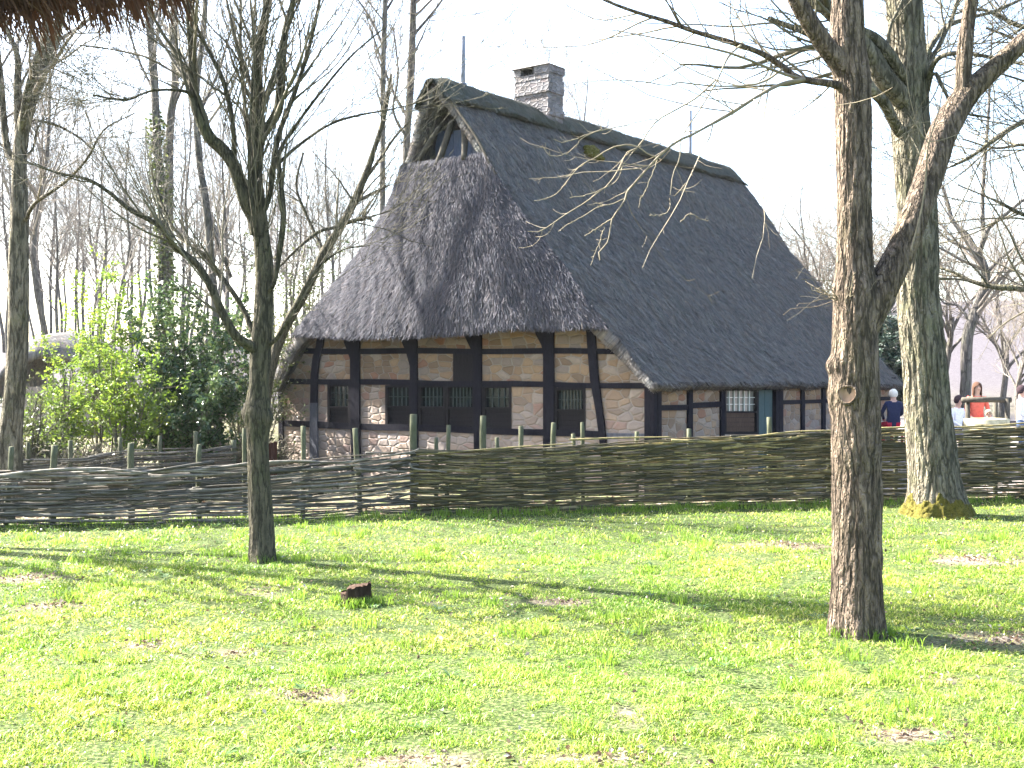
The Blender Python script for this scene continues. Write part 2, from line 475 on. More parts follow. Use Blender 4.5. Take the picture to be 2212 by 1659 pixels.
def m_grass():
    n = NT('lawn grass'); s = n.sep(n.attr())
    c = n.ramp(s[0], [(0.0, (0.06958, 0.1455, 0.02004)), (0.3, (0.1328, 0.2213, 0.02732)), (0.6, (0.234, 0.3162, 0.04554)), (0.86, (0.3416, 0.3921, 0.09108)), (1.0, (0.5313, 0.4807, 0.2277))])
    c2 = n.ramp(s[1], [(0.2, (0.84, 0.99, 0.80)), (0.8, (1.15, 1.07, 0.95))])
    c = n.mix(1.0, c, c2, 'MULTIPLY')
    return n.leafy(c, 0.5, None, 0.5, 0.35)
M['grass'] = m_grass()

def m_ground():
    n = NT('lawn soil'); p = n.pos(); a = n.sep(n.attr())      # tuv: x bare, y behind the fence, z sandy or far
    f = n.noise(p, 7, 5, 0.65); f2 = n.noise(p, 40, 3)
    soil = n.ramp(n.math('ADD', n.math('MULTIPLY', f, 0.5), n.math('MULTIPLY', f2, 0.5)), [(0.36, (0.06, 0.043, 0.035)), (0.5, (0.15, 0.115, 0.09)), (0.64, (0.26, 0.21, 0.18))])
    turf = n.ramp(f2, [(0.36, (0.0169, 0.0273, 0.0078)), (0.52, (0.0468, 0.0676, 0.0182)), (0.66, (0.1105, 0.1235, 0.052))])
    c = n.mix(a[0], turf, soil)
    lit = n.ramp(f, [(0.3, (0.06, 0.055, 0.03)), (0.5, (0.12, 0.10, 0.07)), (0.62, (0.08, 0.11, 0.03)), (0.8, (0.24, 0.20, 0.15))])
    c = n.mix(n.math('MINIMUM', a[1], 1.0), c, lit)
    sand = n.ramp(f, [(0.3, (0.20, 0.17, 0.155)), (0.7, (0.29, 0.255, 0.235))])
    c = n.mix(a[2], c, sand)
    c = n.mix(n.math('MAXIMUM', n.math('SUBTRACT', a[1], 1.0), 0.0), c, n.ramp(f, [(0.3, (0.048, 0.044, 0.050)), (0.7, (0.085, 0.078, 0.087))]))
    return n.done(n.bsdf(c, 1.0, n.bump(n.math('ADD', f, n.math('MULTIPLY', f2, 0.4)), 0.7, 0.04), 0.1))
M['ground'] = m_ground()

def m_plain(name, col, rough=0.8, var=0.25, sc=9.0):
    n = NT(name); f = n.noise(n.pos(), sc, 3)
    c = n.ramp(f, [(0.3, tuple(x*(1-var) for x in col)), (0.7, tuple(min(1, x*(1+var)) for x in col))])
    return n.done(n.bsdf(c, rough, None, 0.2))
M['metal'] = m_plain('grey lightning rod', (0.17, 0.18, 0.21), 0.5)
M['moss'] = m_plain('moss', (0.0713, 0.062, 0.01116), 1.0, 0.55, 60)
M['wellstone'] = m_plain('well stone', (0.36, 0.33, 0.22), 0.9, 0.3)
M['skin'] = m_plain('skin', (0.50, 0.32, 0.25), 0.6, 0.08)
for k_, c_ in dict(navy=(0.02, 0.025, 0.06), red=(0.45, 0.02, 0.05), white=(0.72, 0.72, 0.74), lavender=(0.42, 0.40, 0.55), orange=(0.62, 0.13, 0.09),
                   magenta=(0.50, 0.03, 0.20), jeans=(0.10, 0.14, 0.25), purple=(0.25, 0.17, 0.30), shoe=(0.06, 0.05, 0.05),
                   hair_white=(0.62, 0.58, 0.50), hair_brown=(0.07, 0.035, 0.022), hair_blond=(0.55, 0.45, 0.30), hair_dark=(0.04, 0.025, 0.03), eye=(0.03, 0.02, 0.02)).items():
    M[k_] = m_plain('cloth '+k_ if 'hair' not in k_ else k_.replace('_', ' '), c_, 0.9, 0.12, 25)

# ------------------------------------------------------------------ ground
def fence_y(x):
    return 14.15 + 0.21*np.asarray(x, float)

def gz(x, y):
    x = np.asarray(x, float); y = np.asarray(y, float)
    d = y - fence_y(x)
    drop = 0.40 - 0.2*smooth((x - 5.5)/2.0)
    z = -drop*smooth((d - 0.5)/3.2)
    z = z + 0.022*n2(x, y, 0.8, 5, 2)*(y < 30)
    far = smooth((np.hypot(x, y) - 48)/55)
    z = z + far*(4.2 + 3.4*smooth((x - 6)/25))
    return z

BARE = []
for bx, by, rx, ry in [(650, 1505, .34, .16), (870, 1645, .45, .13), (1310, 1640, .38, .11), (1960, 1590, .36, .15), (2195, 1385, .55, .28), (60, 1250, .5, .2),
                       (130, 1310, .4, .18), (500, 1412, .22, .12), (1215, 1300, .3, .15), (330, 1395, .25, .12), (1700, 1180, .5, .3), (2100, 1210, .5, .3), (2040, 1470, .2, .1), (560, 1282, .2, .14)]:
    Yb = EYE*F/(by - HY)
    BARE.append(((bx - CX)/F*Yb, Yb, rx, ry))

def bareness(x, y):
    b = np.zeros_like(np.asarray(x, float))
    wob = 0.75*n2(x, y, 4.5, 91, 3)
    for cx_, cy_, rx, ry in BARE:
        b = np.maximum(b, 0.9*smooth((1.15 - np.hypot((x-cx_)/rx, (y-cy_)/ry) + wob)/0.9))
    b = np.maximum(b, smooth((n2(x, y, 1.7, 33, 3) - 0.40)/0.25)*0.8)
    return b

def axis(segs):
    out = [segs[0][0]]
    for a, b, s in segs:
        out += list(np.arange(a+s, b+1e-6, s))
    return np.array(out)
xs = axis([(-600, -100, 50), (-100, -30, 5), (-30, -12, 1.0), (-12, 12, 0.10), (12, 30, 1.0), (30, 100, 5), (100, 600, 50)])
ys = axis([(-60, -4, 4), (-4, 3, 0.5), (3, 18, 0.10), (18, 34, 0.5), (34, 130, 4), (130, 900, 60)])
GX, GY = np.meshgrid(xs, ys)
A = np.stack([GX, GY, gz(GX, GY)], -1)
d = GY - fence_y(GX)
at3 = np.zeros_like(A)
at3[..., 0] = bareness(GX, GY)
at3[..., 1] = smooth(d/0.8) + smooth((np.hypot(GX, GY)-45)/20)
at3[..., 2] = smooth((d-0.4)/1.2)*smooth((GX-5.0)/1.5)*(GY < 50)
mb = MB(); mb.grid(A, at3, flip=False)
o = mb.build('lawn', M['ground']); o['kind'] = 'structure'; o['label'] = 'sunlit lawn and the ground around the farmhouse'

# grass blades
rng = np.random.default_rng(7)
def scatter(n, y0, y1, margin=2.3):
    y = np.sqrt(rng.random(n)*(y1**2 - y0**2) + y0**2)
    x = (rng.random(n)*2 - 1)*(0.4424*y + margin)
    return x, y

def blades(n, y0, y1, hmin, hmax, wid, even=0.0):
    x, y = scatter(n, y0, y1)
    b = bareness(x, y)
    cl = 0.45*n2(x, y, 2.3, 12, 2) + 0.85*n2(x, y, 8.5, 13, 2)
    keep = (rng.random(n) > 0.93*b) & (rng.random(n) < (np.maximum(0.62, 0.95 + 1.5*cl) if even else 0.50 + 1.5*cl)) & (y < fence_y(x) - 0.02)
    for tx, ty, tr in ((2.277, 7.68, 0.15), (-2.29, 10.6, 0.10), (5.2, 14.3, 0.3), (-1.18, 8.75, 0.12)):
        keep &= np.hypot(x-tx, y-ty) > tr
    x, y, cl = x[keep], y[keep], cl[keep]; n = len(x)
    tall = n2(x, y, 1.1, 40, 2)
    h = (hmin + (hmax-hmin)*rng.random(n)**1.6)*(0.45 + 0.85*smooth(cl*1.3+0.5))*(0.85+0.6*np.clip(tall, 0, 1))
    w = wid*(0.6 + 0.8*rng.random(n))
    az = rng.random(n)*2*np.pi
    side = np.stack([np.cos(az), np.sin(az), 0*az], -1)
    lean_az = rng.random(n)*2*np.pi
    lean = np.stack([np.cos(lean_az), np.sin(lean_az), 0*az], -1)*(0.35 + 1.35*rng.random(n))[:, None]
    base = np.stack([x, y, gz(x, y) - 0.004], -1)
    up = np.array([0, 0, 1.0])
    hh = h[:, None]
    lp = 0.5*n2(x, y, 6, 3, 1)
    v0 = base - side*w[:, None]*0.5; v1 = base + side*w[:, None]*0.5
    mid = base + up*hh*0.6 + lean*hh*0.30
    v2 = mid + side*w[:, None]*0.42; v3 = mid - side*w[:, None]*0.42
    v4 = base + up*hh*0.80 + lean*hh*0.95
    V = np.stack([v0, v1, v2, v3, v4], 1).reshape(-1, 3)
    i = np.arange(n)*5
    q = np.stack([i, i+1, i+2, i+3], -1); t = np.stack([i+3, i+2, i+4], -1)
    dry = (rng.random(n) < 0.12)
    r = np.clip(0.50 + 0.20*rng.standard_normal(n) - 0.4*np.clip(n2(x, y, 1.6, 63, 3), -.4, .5), 0, 0.92); r[dry] = 0.97 + 0.03*rng.random(dry.sum())
    a = np.repeat(np.stack([r, np.clip(0.5 + 0.7*n2(x, y, 0.9, 77, 2), 0, 1), 0*r], -1), 5, 0)
    return V, q, t, a
mb = MB()
for args in ((290000, 4.4, 7.0, .012, .048, .0046), (250000, 7.0, 10.5, .014, .052, .0064), (165000, 10.5, 17.5, .018, .060, .0088), (270000, 4.4, 7.5, .006, .022, .0055, .45), (190000, 7.5, 12, .007, .024, .0080, .45)):
    V, q, t, a = blades(*args); mb.add(V, q, t, a)
# rank tufts along the foot of the fence and of the trees
def tufts(cx_, cy_, n, rad, h0, h1):
    x = cx_ + rng.standard_normal(n)*rad; y = cy_ + rng.standard_normal(n)*rad
    h = h0 + (h1-h0)*rng.random(n); az = rng.random(n)*6.283
    side = np.stack([np.cos(az), np.sin(az), 0*az], -1)*0.0035
    la = rng.random(n)*6.283; lean = np.stack([np.cos(la), np.sin(la), 0*az], -1)*(0.2+0.6*rng.random(n))[:, None]
    b = np.stack([x, y, gz(x, y)-0.004], -1); up = np.array([0, 0, 1.0]); H = h[:, None]
    mid = b + up*H*.6 + lean*H*.3; tip = b + up*H*.93 + lean*H*.8
    V = np.stack([b-side, b+side, mid+side*.8, mid-side*.8, tip], 1).reshape(-1, 3)
    i = np.arange(n)*5
    a = np.repeat(np.stack([0.25+0.5*rng.random(n), 0.3+0*h, 0*h], -1), 5, 0)
    mb.add(V, np.stack([i, i+1, i+2, i+3], -1), np.stack([i+3, i+2, i+4], -1), a)
for k in range(150):
    xx = -6.5 + 15*rng.random()
    tufts(xx, fence_y(xx) - 0.12 + 0.1*rng.random(), 28, .07, .04, .13)
for cx_, cy_, rr in ((2.277, 7.68, .19), (-2.29, 10.6, .13), (5.2, 14.2, .36), (-1.18, 8.62, .13)):
    for k in range(26):
        an = rng.random()*6.283
        tufts(cx_ + math.cos(an)*rr, cy_ + math.sin(an)*rr, 18, .03, .04, .10)
for k in range(170):
    x_, y_ = scatter(1, 4.6, 13)
    tufts(x_[0], y_[0], 45, .05, .05, .105)
o = mb.build('grass', M['grass']); tag(o, 'short sunlit lawn grass with rank tufts', 'grass', kind='stuff')

# fallen leaves, weeds
def leaf_quads(mb, P, size, rng, flat=0.0, fold=0.25, rbase=None, aspect=1.8, m=0):
    n = len(P)
    if n == 0: return
    a = unit(rng.standard_normal((n, 3)))
    if flat > 0:
        a[:, 2] *= (1-flat); a = unit(a)
    nn = unit(rng.standard_normal((n, 3)))
    if flat > 0:
        nn = unit(nn*(1-flat) + np.array([0, 0, 1.0])*flat)
    b = unit(np.cross(nn, a)); nn = np.cross(a, b)
    s = np.asarray(size)*(0.45 + 1.1*rng.random(n)); s = s[:, None]
    v0 = P; v2 = P + a*s*aspect
    mid = P + a*s*aspect*0.5
    v1 = mid + b*s*0.5 + nn*s*fold*0.5; v3 = mid - b*s*0.5 + nn*s*fold*0.5
    V = np.stack([v0, v1, v2, v3], 1).reshape(-1, 3)
    i = np.arange(n)*4
    t = np.vstack([np.stack([i, i+1, i+2], -1), np.stack([i, i+2, i+3], -1)])
    r = rng.random(n) if rbase is None else np.clip(rbase, 0, 1)
    mb.add(V, None, t, np.repeat(np.stack([r, 0*r, 0*r], -1), 4, 0), m=m)

x, y = scatter(26000, 4.4, 17)
b = bareness(x, y)
k = (rng.random(len(x)) < 0.16 + 0.75*b) & (y < fence_y(x))
x, y = x[k], y[k]
mb = MB(); leaf_quads(mb, np.stack([x, y, gz(x, y)+0.010+0.026*rng.random(len(x))], -1), 0.0155, rng, 0.55, 0.7)
for cx_, cy_, rx, ry in BARE:
    n_ = int(85*rx*ry/.06); a_ = rng.random(n_)*6.283; r_ = np.abs(rng.standard_normal(n_))*1.1
    xx_, yy_ = cx_+rx*r_*np.cos(a_), cy_+ry*r_*np.sin(a_)
    leaf_quads(mb, np.stack([xx_, yy_, gz(xx_, yy_)+0.006+0.022*rng.random(n_)], -1), 0.016, rng, 0.45, 0.8, rng.random(n_))
x = -9 + 20*rng.random(5000); y = fence_y(x) + 0.1 + 9*rng.random(5000)**1.5
leaf_quads(mb, np.stack([x, y, gz(x, y)+0.012], -1), 0.045, rng, 0.8, 0.5)
o = mb.build('fallen_leaves', M['leaf_dead']); tag(o, 'dry brown leaves lying in the grass', 'fallen leaves', kind='stuff')
mb = MB()
for k in range(150):
    if k < 24:
        bx, by = [(345, 1248), (215, 1250), (430, 1410), (760, 1315), (1100, 1245), (1560, 1480), (1230, 1220), (2050, 1610), (640, 1640), (300, 1560)][k % 10]
        Yb = EYE*F/(by-HY); cx_, cy_ = (bx-CX)/F*Yb + 0.12*rng.standard_normal(), Yb + 0.14*rng.standard_normal()
    else:
        x_, y_ = scatter(1, 4.5, 13); cx_, cy_ = x_[0], y_[0]
    n = int(8+8*rng.random()); an = rng.random(n)*6.283
    P = np.stack([cx_ + 0.01*np.cos(an), cy_ + 0.01*np.sin(an), gz(cx_, cy_)+0.015+0.02*rng.random(n)], -1)
    L = 0.025+0.04*rng.random(n); a_ = np.stack([np.cos(an), np.sin(an), 0.25+0.5*rng.random(n)], -1)
    sd = np.stack([-np.sin(an), np.cos(an), 0*an], -1)*0.008
    v = np.stack([P, P+a_*L[:, None]*.6+sd, P+a_*L[:, None]*np.array([1, 1, .6]), P+a_*L[:, None]*.6-sd], 1).reshape(-1, 3)
    i = np.arange(n)*4
    mb.add(v, np.stack([i, i+1, i+2, i+3], -1), None, np.repeat(np.stack([rng.random(n), 0*an, 0*an], -1), 4, 0))
x, y = scatter(90000, 4.4, 14); cv_ = 0.6*n2(x, y, 1.3, 51, 2) + 0.6*n2(x, y, 6.0, 52, 2)
k = (rng.random(len(x)) < 0.18 + 1.3*cv_) & (rng.random(len(x)) > 0.85*bareness(x, y)) & (y < fence_y(x)-.1); x, y = x[k], y[k]
leaf_quads(mb, np.stack([x, y, gz(x, y)+0.012+0.028*rng.random(len(x))], -1), 0.0115, rng, 0.6, 0.35, 0.35+0.65*rng.random(len(x)), 1.3)
o = mb.build('weeds', M['weed']); tag(o, 'broad leaved weeds sprouting in the lawn', 'weeds', kind='stuff')

# ------------------------------------------------------------------ the farmhouse
U = np.array([-0.7965, 0.6046]); Vv = np.array([0.6046, 0.7965]); C0 = np.array([2.34, 19.6])
W_, L_, ZH = 9.28, 12.0, -0.40
def hs(s, t, z):
    s, t, z = np.broadcast_arrays(np.asarray(s, float), np.asarray(t, float), np.asarray(z, float))
    return np.stack([C0[0] + U[0]*s + Vv[0]*t, C0[1] + U[1]*s + Vv[1]*t, z], -1)
def gw(x, y, t=0.0):            # point of the front wall seen at pixel x, y
    k = (x-CX)/F; X0 = C0[0]+Vv[0]*t; Y0 = C0[1]+Vv[1]*t
    s = (X0 - k*Y0)/(-U[0] + k*U[1]); Y = Y0 + U[1]*s
    return s, EYE - (y-HY)/F*Y
def sw(x, y, s=0.0):            # point of the long wall
    k = (x-CX)/F; X0 = C0[0]+U[0]*s; Y0 = C0[1]+U[1]*s
    t = (k*Y0 - X0)/(Vv[0] - k*Vv[1]); Y = Y0 + Vv[1]*t
    return t, EYE - (y-HY)/F*Y

house = thing('farmhouse', 'half-timbered stone farmhouse under a steep dark thatched roof', 'farmhouse', tuple(hs(W_/2, L_/2, ZH)))
def front_poly(mb, pts, t0, t1, m=0, attr=True):
    sz = np.array([gw(x, y) for x, y in pts])
    a = np.vstack([np.column_stack([sz, 0*sz[:, 0]])]*2)
    mb.prism(hs(sz[:, 0], t0, sz[:, 1]), hs(sz[:, 0], t1, sz[:, 1]), attr=a, m=m)
def side_poly(mb, pts, s0, s1, m=0):
    tz = np.array([sw(x, y) for x, y in pts])
    a = np.vstack([np.column_stack([tz[:, 0]+20, tz[:, 1], 0*tz[:, 0]])]*2)
    mb.prism(hs(s0, tz[:, 0], tz[:, 1]), hs(s1, tz[:, 0], tz[:, 1]), attr=a, m=m)
y_up = lambda x: 758.5 + 0*x
y_mid = lambda x: 823 + (x-610)*0.0137
y_low = lambda x: 915 + (x-610)*0.0345

# core walls
mb = MB()
mb.prism(hs(np.array([0, W_, W_, 8.15, 1.25, 0]), 0.14, np.array([-.7, -.7, 1.2, 2.45, 2.45, 1.25])), hs(np.array([0, W_, W_, 8.15, 1.25, 0]), 0.40, np.array([-.7, -.7, 1.2, 2.45, 2.45, 1.25])))
mb.prism(hs(np.array([0.14]*4), np.array([.4, L_-.4, L_-.4, .4]), np.array([-.7, -.7, 1.35, 1.35])), hs(np.array([0.40]*4), np.array([.4, L_-.4, L_-.4, .4]), np.array([-.7, -.7, 1.35, 1.35])))
mb.build('inner_wall', M['timber'], house, smooth_=False)
mb = MB()
mb.prism(hs(np.array([0, W_, W_, 6.6, 2.2, 0]), L_, np.array([-.7, -.7, 1.2, 3.7, 3.7, 1.2])), hs(np.array([0, W_, W_, 6.6, 2.2, 0]), L_-.38, np.array([-.7, -.7, 1.2, 3.7, 3.7, 1.2])), attr=(0.2, 0.5, 0))
mb.build('masonry', M['stone'], house, smooth_=False)
mb = MB()
mb.prism(hs(np.array([W_]*4), np.array([.4, L_-.39, L_-.39, .4]), np.array([-.7, -.7, 1.5, 1.5])), hs(np.array([W_-.38]*4), np.array([.4, L_-.39, L_-.39, .4]), np.array([-.7, -.7, 1.5, 1.5])))
mb.build('masonry', M['stone'], house, smooth_=False)
# front masonry infill, bay by bay, leaving the windows open
mb = MB()
def row(x0, x1, ya, yb):
    n = max(1, int((x1-x0)/120)); xx = np.linspace(x0, x1, n+1)
    for a, b in zip(xx[:-1], xx[1:]):
        front_poly(mb, [(a, yb(a)), (b, yb(b)), (b, ya(b)), (a, ya(a))], 0.0, 0.14)
row(650, 1318, lambda x: 700+0*x, y_up)
row(652, 1340, y_up, y_mid)
front_poly(mb, [(607, 823), (652, 823.5), (652, 758.5)], 0.0, 0.14); front_poly(mb, [(1340, 833), (1396, 833.8), (1340, 765)], 0.0, 0.14)
for a, b in ((606, 708), (757, 833), (1105, 1196), (1264, 1403)):
    row(a, b, y_mid, y_low)
row(606, 1403, y_low, lambda x: 1085+0*x)
mb.build('masonry', M['stone'], house, smooth_=False)
# timbers of the front
def timber(pts, parent=house, t0=-0.035, t1=0.05, mat='timber', name='post'):
    b = MB(); front_poly(b, pts, t0, t1); return b.build(name, M[mat], parent, smooth_=False)
def curved(name, left, right, t0=-0.035, mat='timber'):
    """timber with curved sides: left and right lists of (x, y) from top to bottom"""
    l = np.array([gw(*p) for p in left]); r = np.array([gw(*p) for p in right])
    A = np.stack([hs(l[:, 0], t0, l[:, 1]), hs(r[:, 0], t0, r[:, 1])], 1); B = np.stack([hs(l[:, 0], 0.06, l[:, 1]), hs(r[:, 0], 0.06, r[:, 1])], 1)
    b = MB(); b.shell(A, B); return b.build(name, M[mat], house, smooth_=False)
curved('post', [(603, 818), (604, 950), (604, 1065)], [(612, 818), (613, 950), (613, 1065)])
curved('post', [(689, 700), (686, 745), (678, 775), (674, 810), (673, 870)], [(704, 700), (700, 745), (692, 775), (688, 810), (687, 870)], -0.045)
curved('post', [(673, 870), (672, 940), (671, 1060)], [(687, 870), (688, 940), (689, 1060)], -0.045, 'timber_grey')
curved('post', [(744, 700), (746, 740), (754, 760), (759, 775), (760, 900), (763, 1060)], [(779, 700), (779, 740), (779, 760), (779, 775), (779, 900), (781, 1060)], -0.045)
curved('post', [(862, 690), (866, 728), (880, 760), (888, 790), (889, 900), (890, 1065)], [(903, 690), (903, 728), (903, 760), (903, 790), (904, 900), (905, 1065)], -0.045)
curved('post', [(1001, 690), (1006, 725), (1018, 750), (1025, 765), (1026, 900), (1027, 1070)], [(1042, 690), (1042, 725), (1042, 750), (1042, 765), (1042, 900), (1043, 1070)], -0.045)
curved('post', [(1152, 690), (1160, 722), (1172, 745), (1176, 760), (1176, 900), (1176, 1075)], [(1198, 690), (1198, 722), (1198, 745), (1198, 760), (1199, 900), (1199, 1075)], -0.045)
curved('post', [(1267, 690), (1271, 745), (1277, 820), (1288, 880), (1297, 945), (1306, 1070)], [(1285, 690), (1289, 745), (1295, 820), (1303, 880), (1311, 945), (1320, 1070)], -0.045)
curved('post', [(1395, 818), (1395, 930), (1395, 1080)], [(1416, 818), (1416, 930), (1416, 1080)], -0.05)
def beam(x0, x1, f, h, t0=-0.025, mat='timber', name='beam'):
    xx = np.linspace(x0, x1, max(2, int((x1-x0)/50)))
    wob = 1.2*np.sin(xx*0.021+f(610.))
    return curved(name, [(a, f(a)-h/2+w) for a, w in zip(xx, wob)], [(a, f(a)+h/2+w*0.6) for a, w in zip(xx, wob)], t0, mat)
beam(640, 1346, y_up, 12)
beam(606, 1400, y_mid, 12)
beam(606, 674, y_low, 13, mat='timber')
beam(686, 1300, y_low, 14)
beam(1312, 1398, lambda x: 940+0*x, 9, mat='timber_grey')
b = MB(); front_poly(b, [(980, 826), (1026, 827), (1026, 762), (980, 762)], -0.02, 0.04); sh = b.build('loft_shutter', M['frame'], house, smooth_=False)

def window(x0, x1, yt, ym, yb, cols, rows, wall='f', glass='glass', bars='barsdark', panel='frame'):
    P = front_poly if wall == 'f' else side_poly
    b = MB(); fw = 5.0
    sl = 0.0 if wall == 'f' else 0.0
    P(b, [(x0, yb), (x0+fw, yb), (x0+fw, yt), (x0, yt)], -0.015, 0.12); P(b, [(x1-fw, yb), (x1, yb), (x1, yt), (x1-fw, yt)], -0.015, 0.12)
    P(b, [(x0+fw, yt+fw), (x1-fw, yt+fw), (x1-fw, yt), (x0+fw, yt)], -0.012, 0.12); P(b, [(x0+fw, yb), (x1-fw, yb), (x1-fw, yb-fw), (x0+fw, yb-fw)], -0.012, 0.12)
    P(b, [(x0+fw, ym+4), (x1-fw, ym+4), (x1-fw, ym), (x0+fw, ym)], -0.012, 0.12)
    w = b.build('window', M['frame'], house, smooth_=False)
    b = MB(); P(b, [(x0+fw, ym), (x1-fw, ym), (x1-fw, yt+fw), (x0+fw, yt+fw)], 0.055, 0.065); b.build('pane', M[glass], w, smooth_=False)
    b = MB(); bw = 0.7
    for i in range(1, cols):
        xx = x0+fw + (x1-x0-2*fw)*i/cols
        P(b, [(xx-bw, ym), (xx+bw, ym), (xx+bw, yt+fw), (xx-bw, yt+fw)], 0.030, 0.050)
    for j in range(1, rows):
        yy = yt+fw + (ym-yt-fw)*j/rows
        P(b, [(x0+fw, yy+bw), (x1-fw, yy+bw), (x1-fw, yy-bw), (x0+fw, yy-bw)], 0.026, 0.048)
    b.build('glazing_bars', M[bars], w, smooth_=False)
    b = MB(); n = 4
    for j in range(n):
        ya = ym+4 + (yb-fw-ym-4)*j/n; yc = ym+4 + (yb-fw-ym-4)*(j+1)/n
        P(b, [(x0+fw, yc-0.7), (x1-fw, yc-0.7), (x1-fw, ya), (x0+fw, ya)], 0.03+0.004*(j % 2), 0.09)
    b.build('lower_panel', M[panel], w, smooth_=False)
    return w
window(708, 758, 830, 878, 918, 4, 3)
window(833, 889, 832, 877, 922, 5, 2)
window(904, 963, 832, 878, 924, 6, 2)
window(964, 1026, 832, 879, 926, 7, 2)
window(1043, 1105, 833, 880, 928, 4, 2)
window(1199, 1265, 838, 884, 934, 8, 2)

# long side wall
mb = MB()
def srow(x0, x1, ya, yb):
    n = max(1, int((x1-x0)/60)); xx = np.linspace(x0, x1, n+1)
    for a, b in zip(xx[:-1], xx[1:]):
        side_poly(mb, [(a, yb), (b, yb), (b, ya), (a, ya)], 0.0, 0.14)
def x_of_t(t):
    p = hs(0, t, 0); return CX + F*p[0]/p[1]
xe = x_of_t(L_-0.02)
def srow_z(x0, x1, z0, z1):
    n = max(1, int((x1-x0)/60)); xx = np.linspace(x0, x1, n+1)
    for a, b in zip(xx[:-1], xx[1:]):
        ta, tb = sw(a, 800)[0], sw(b, 800)[0]
        tz = np.array([(ta, z0), (tb, z0), (tb, z1), (ta, z1)])
        at_ = np.vstack([np.column_stack([tz[:, 0]+20, tz[:, 1]+0.5, 0*tz[:, 0]])]*2)
        mb.prism(hs(0.0, tz[:, 0], tz[:, 1]), hs(0.14, tz[:, 0], tz[:, 1]), attr=at_)
srow_z(1412, 1559, -.7, 1.55)
mb.build('masonry', M['stone'], house, smooth_=False)
mb = MB(); srow_z(1684, xe, -.7, 1.55)
mb.build('masonry', M['stone'], house, smooth_=False)
def scurved(name, top, bot, w, mat='timber', s0=-0.04):
    b = MB(); side_poly(b, [(bot[0]-w/2, bot[1]), (bot[0]+w/2, bot[1]), (top[0]+w/2, top[1]), (top[0]-w/2, top[1])], s0, 0.05)
    return b.build(name, M[mat], house, smooth_=False)
b = MB(); side_poly(b, [(1416.5, 1075), (1424, 1075), (1424, 815), (1416.5, 815)], -0.05, 0.05); b.build('post', M['timber'], house, smooth_=False)
scurved('post', (1488, 815), (1488, 1055), 10); scurved('post', (1558, 815), (1558, 1040), 8)
scurved('post', (1684, 815), (1684, 1030), 9); scurved('post', (1732, 815), (1732, 1020), 7); scurved('post', (1777, 815), (1777, 1010), 7)
scurved('post', (1830, 815), (1830, 1000), 7); scurved('post', (1890, 815), (1890, 1000), 7); scurved('post', (1928, 815), (1928, 1000), 8)
def sbeam(x0, y0, x1, y1, h):
    b = MB(); side_poly(b, [(x0, y0+h/2), (x1, y1+h/2), (x1, y1-h/2), (x0, y0-h/2)], -0.03, 0.05); b.build('beam', M['timber'], house, smooth_=False)
sbeam(1424, 881, 1483, 880, 12); sbeam(1493, 876, 1554, 873, 12); sbeam(1689, 869, 1729, 868, 9); sbeam(1736, 868, 1930, 860, 8)
sbeam(1424, 836, 1930, 833, 9)
window(1563, 1638, 839, 888, 938, 6, 3, 's', 'glasslight', 'bars', 'brownboard')
b = MB(); side_poly(b, [(1563, 1045), (1638, 1040), (1638, 938), (1563, 938)], 0.0, 0.12); b.build('masonry', M['stone'], house, smooth_=False)
b = MB()
for i in range(4):
    xa = 1640 + 8.5*i; side_poly(b, [(xa, 1035), (xa+8.1, 1035), (xa+8.1, 842), (xa, 842)], 0.05+0.004*(i % 2), 0.10)
dr = b.build('door', M['door'], house, smooth_=False)
b = MB(); side_poly(b, [(1668, 945), (1671, 945), (1671, 935), (1668, 935)], 0.02, 0.05); b.build('handle', M['metal'], dr, smooth_=False)
b = MB(); side_poly(b, [(1674, 1035), (1681, 1035), (1681, 836), (1674, 836)], -0.03, 0.12); side_poly(b, [(1640, 842), (1674, 842), (1674, 836), (1640, 836)], -0.03, 0.12)
b.build('door_frame', M['timber'], house, smooth_=False)

# ---- roof
PR = np.array([(-.24, 1.50), (.25, 1.98), (.75, 2.50), (1.25, 3.10), (1.75, 3.72), (2.2, 4.22), (2.65, 4.74), (3.1, 5.32), (3.5, 5.98), (3.95, 6.55), (4.3, 6.98), (4.64, 7.30)])
PL = np.array([(4.64, 7.30), (4.85, 7.10), (5.08, 6.72), (5.25, 6.2), (5.48, 5.62), (5.8, 5.10), (6.11, 4.70), (6.5, 4.28), (6.89, 3.92), (7.3, 3.55), (7.7, 3.2), (8.15, 2.85), (8.545, 2.50), (9.0, 2.0), (9.40, 1.48)])
prof = catmull(np.column_stack([np.vstack([PR, PL[1:]]), np.zeros(len(PR)+len(PL)-1)])[:, [0, 2, 1]], 0.075)[:, [0, 2]]
SR = prof[prof[:, 0] <= 4.64]; SL = prof[prof[:, 0] >= 4.64]
s_right = lambda z: np.interp(z, SR[:, 1], SR[:, 0])
s_left = lambda z: np.interp(-z, -SL[:, 1], SL[:, 0])
dp = np.gradient(prof, axis=0); nrm = np.column_stack([-dp[:, 1], dp[:, 0]]); nrm = nrm/np.linalg.norm(nrm, axis=1)[:, None]
arc = np.concatenate([[0], np.cumsum(np.linalg.norm(np.diff(prof, axis=0), axis=1))])
top_i = np.argmin(np.abs(prof[:, 0]-4.64))
slope_d = np.where(np.arange(len(prof)) <= top_i, arc[top_i]-arc, arc-arc[top_i])
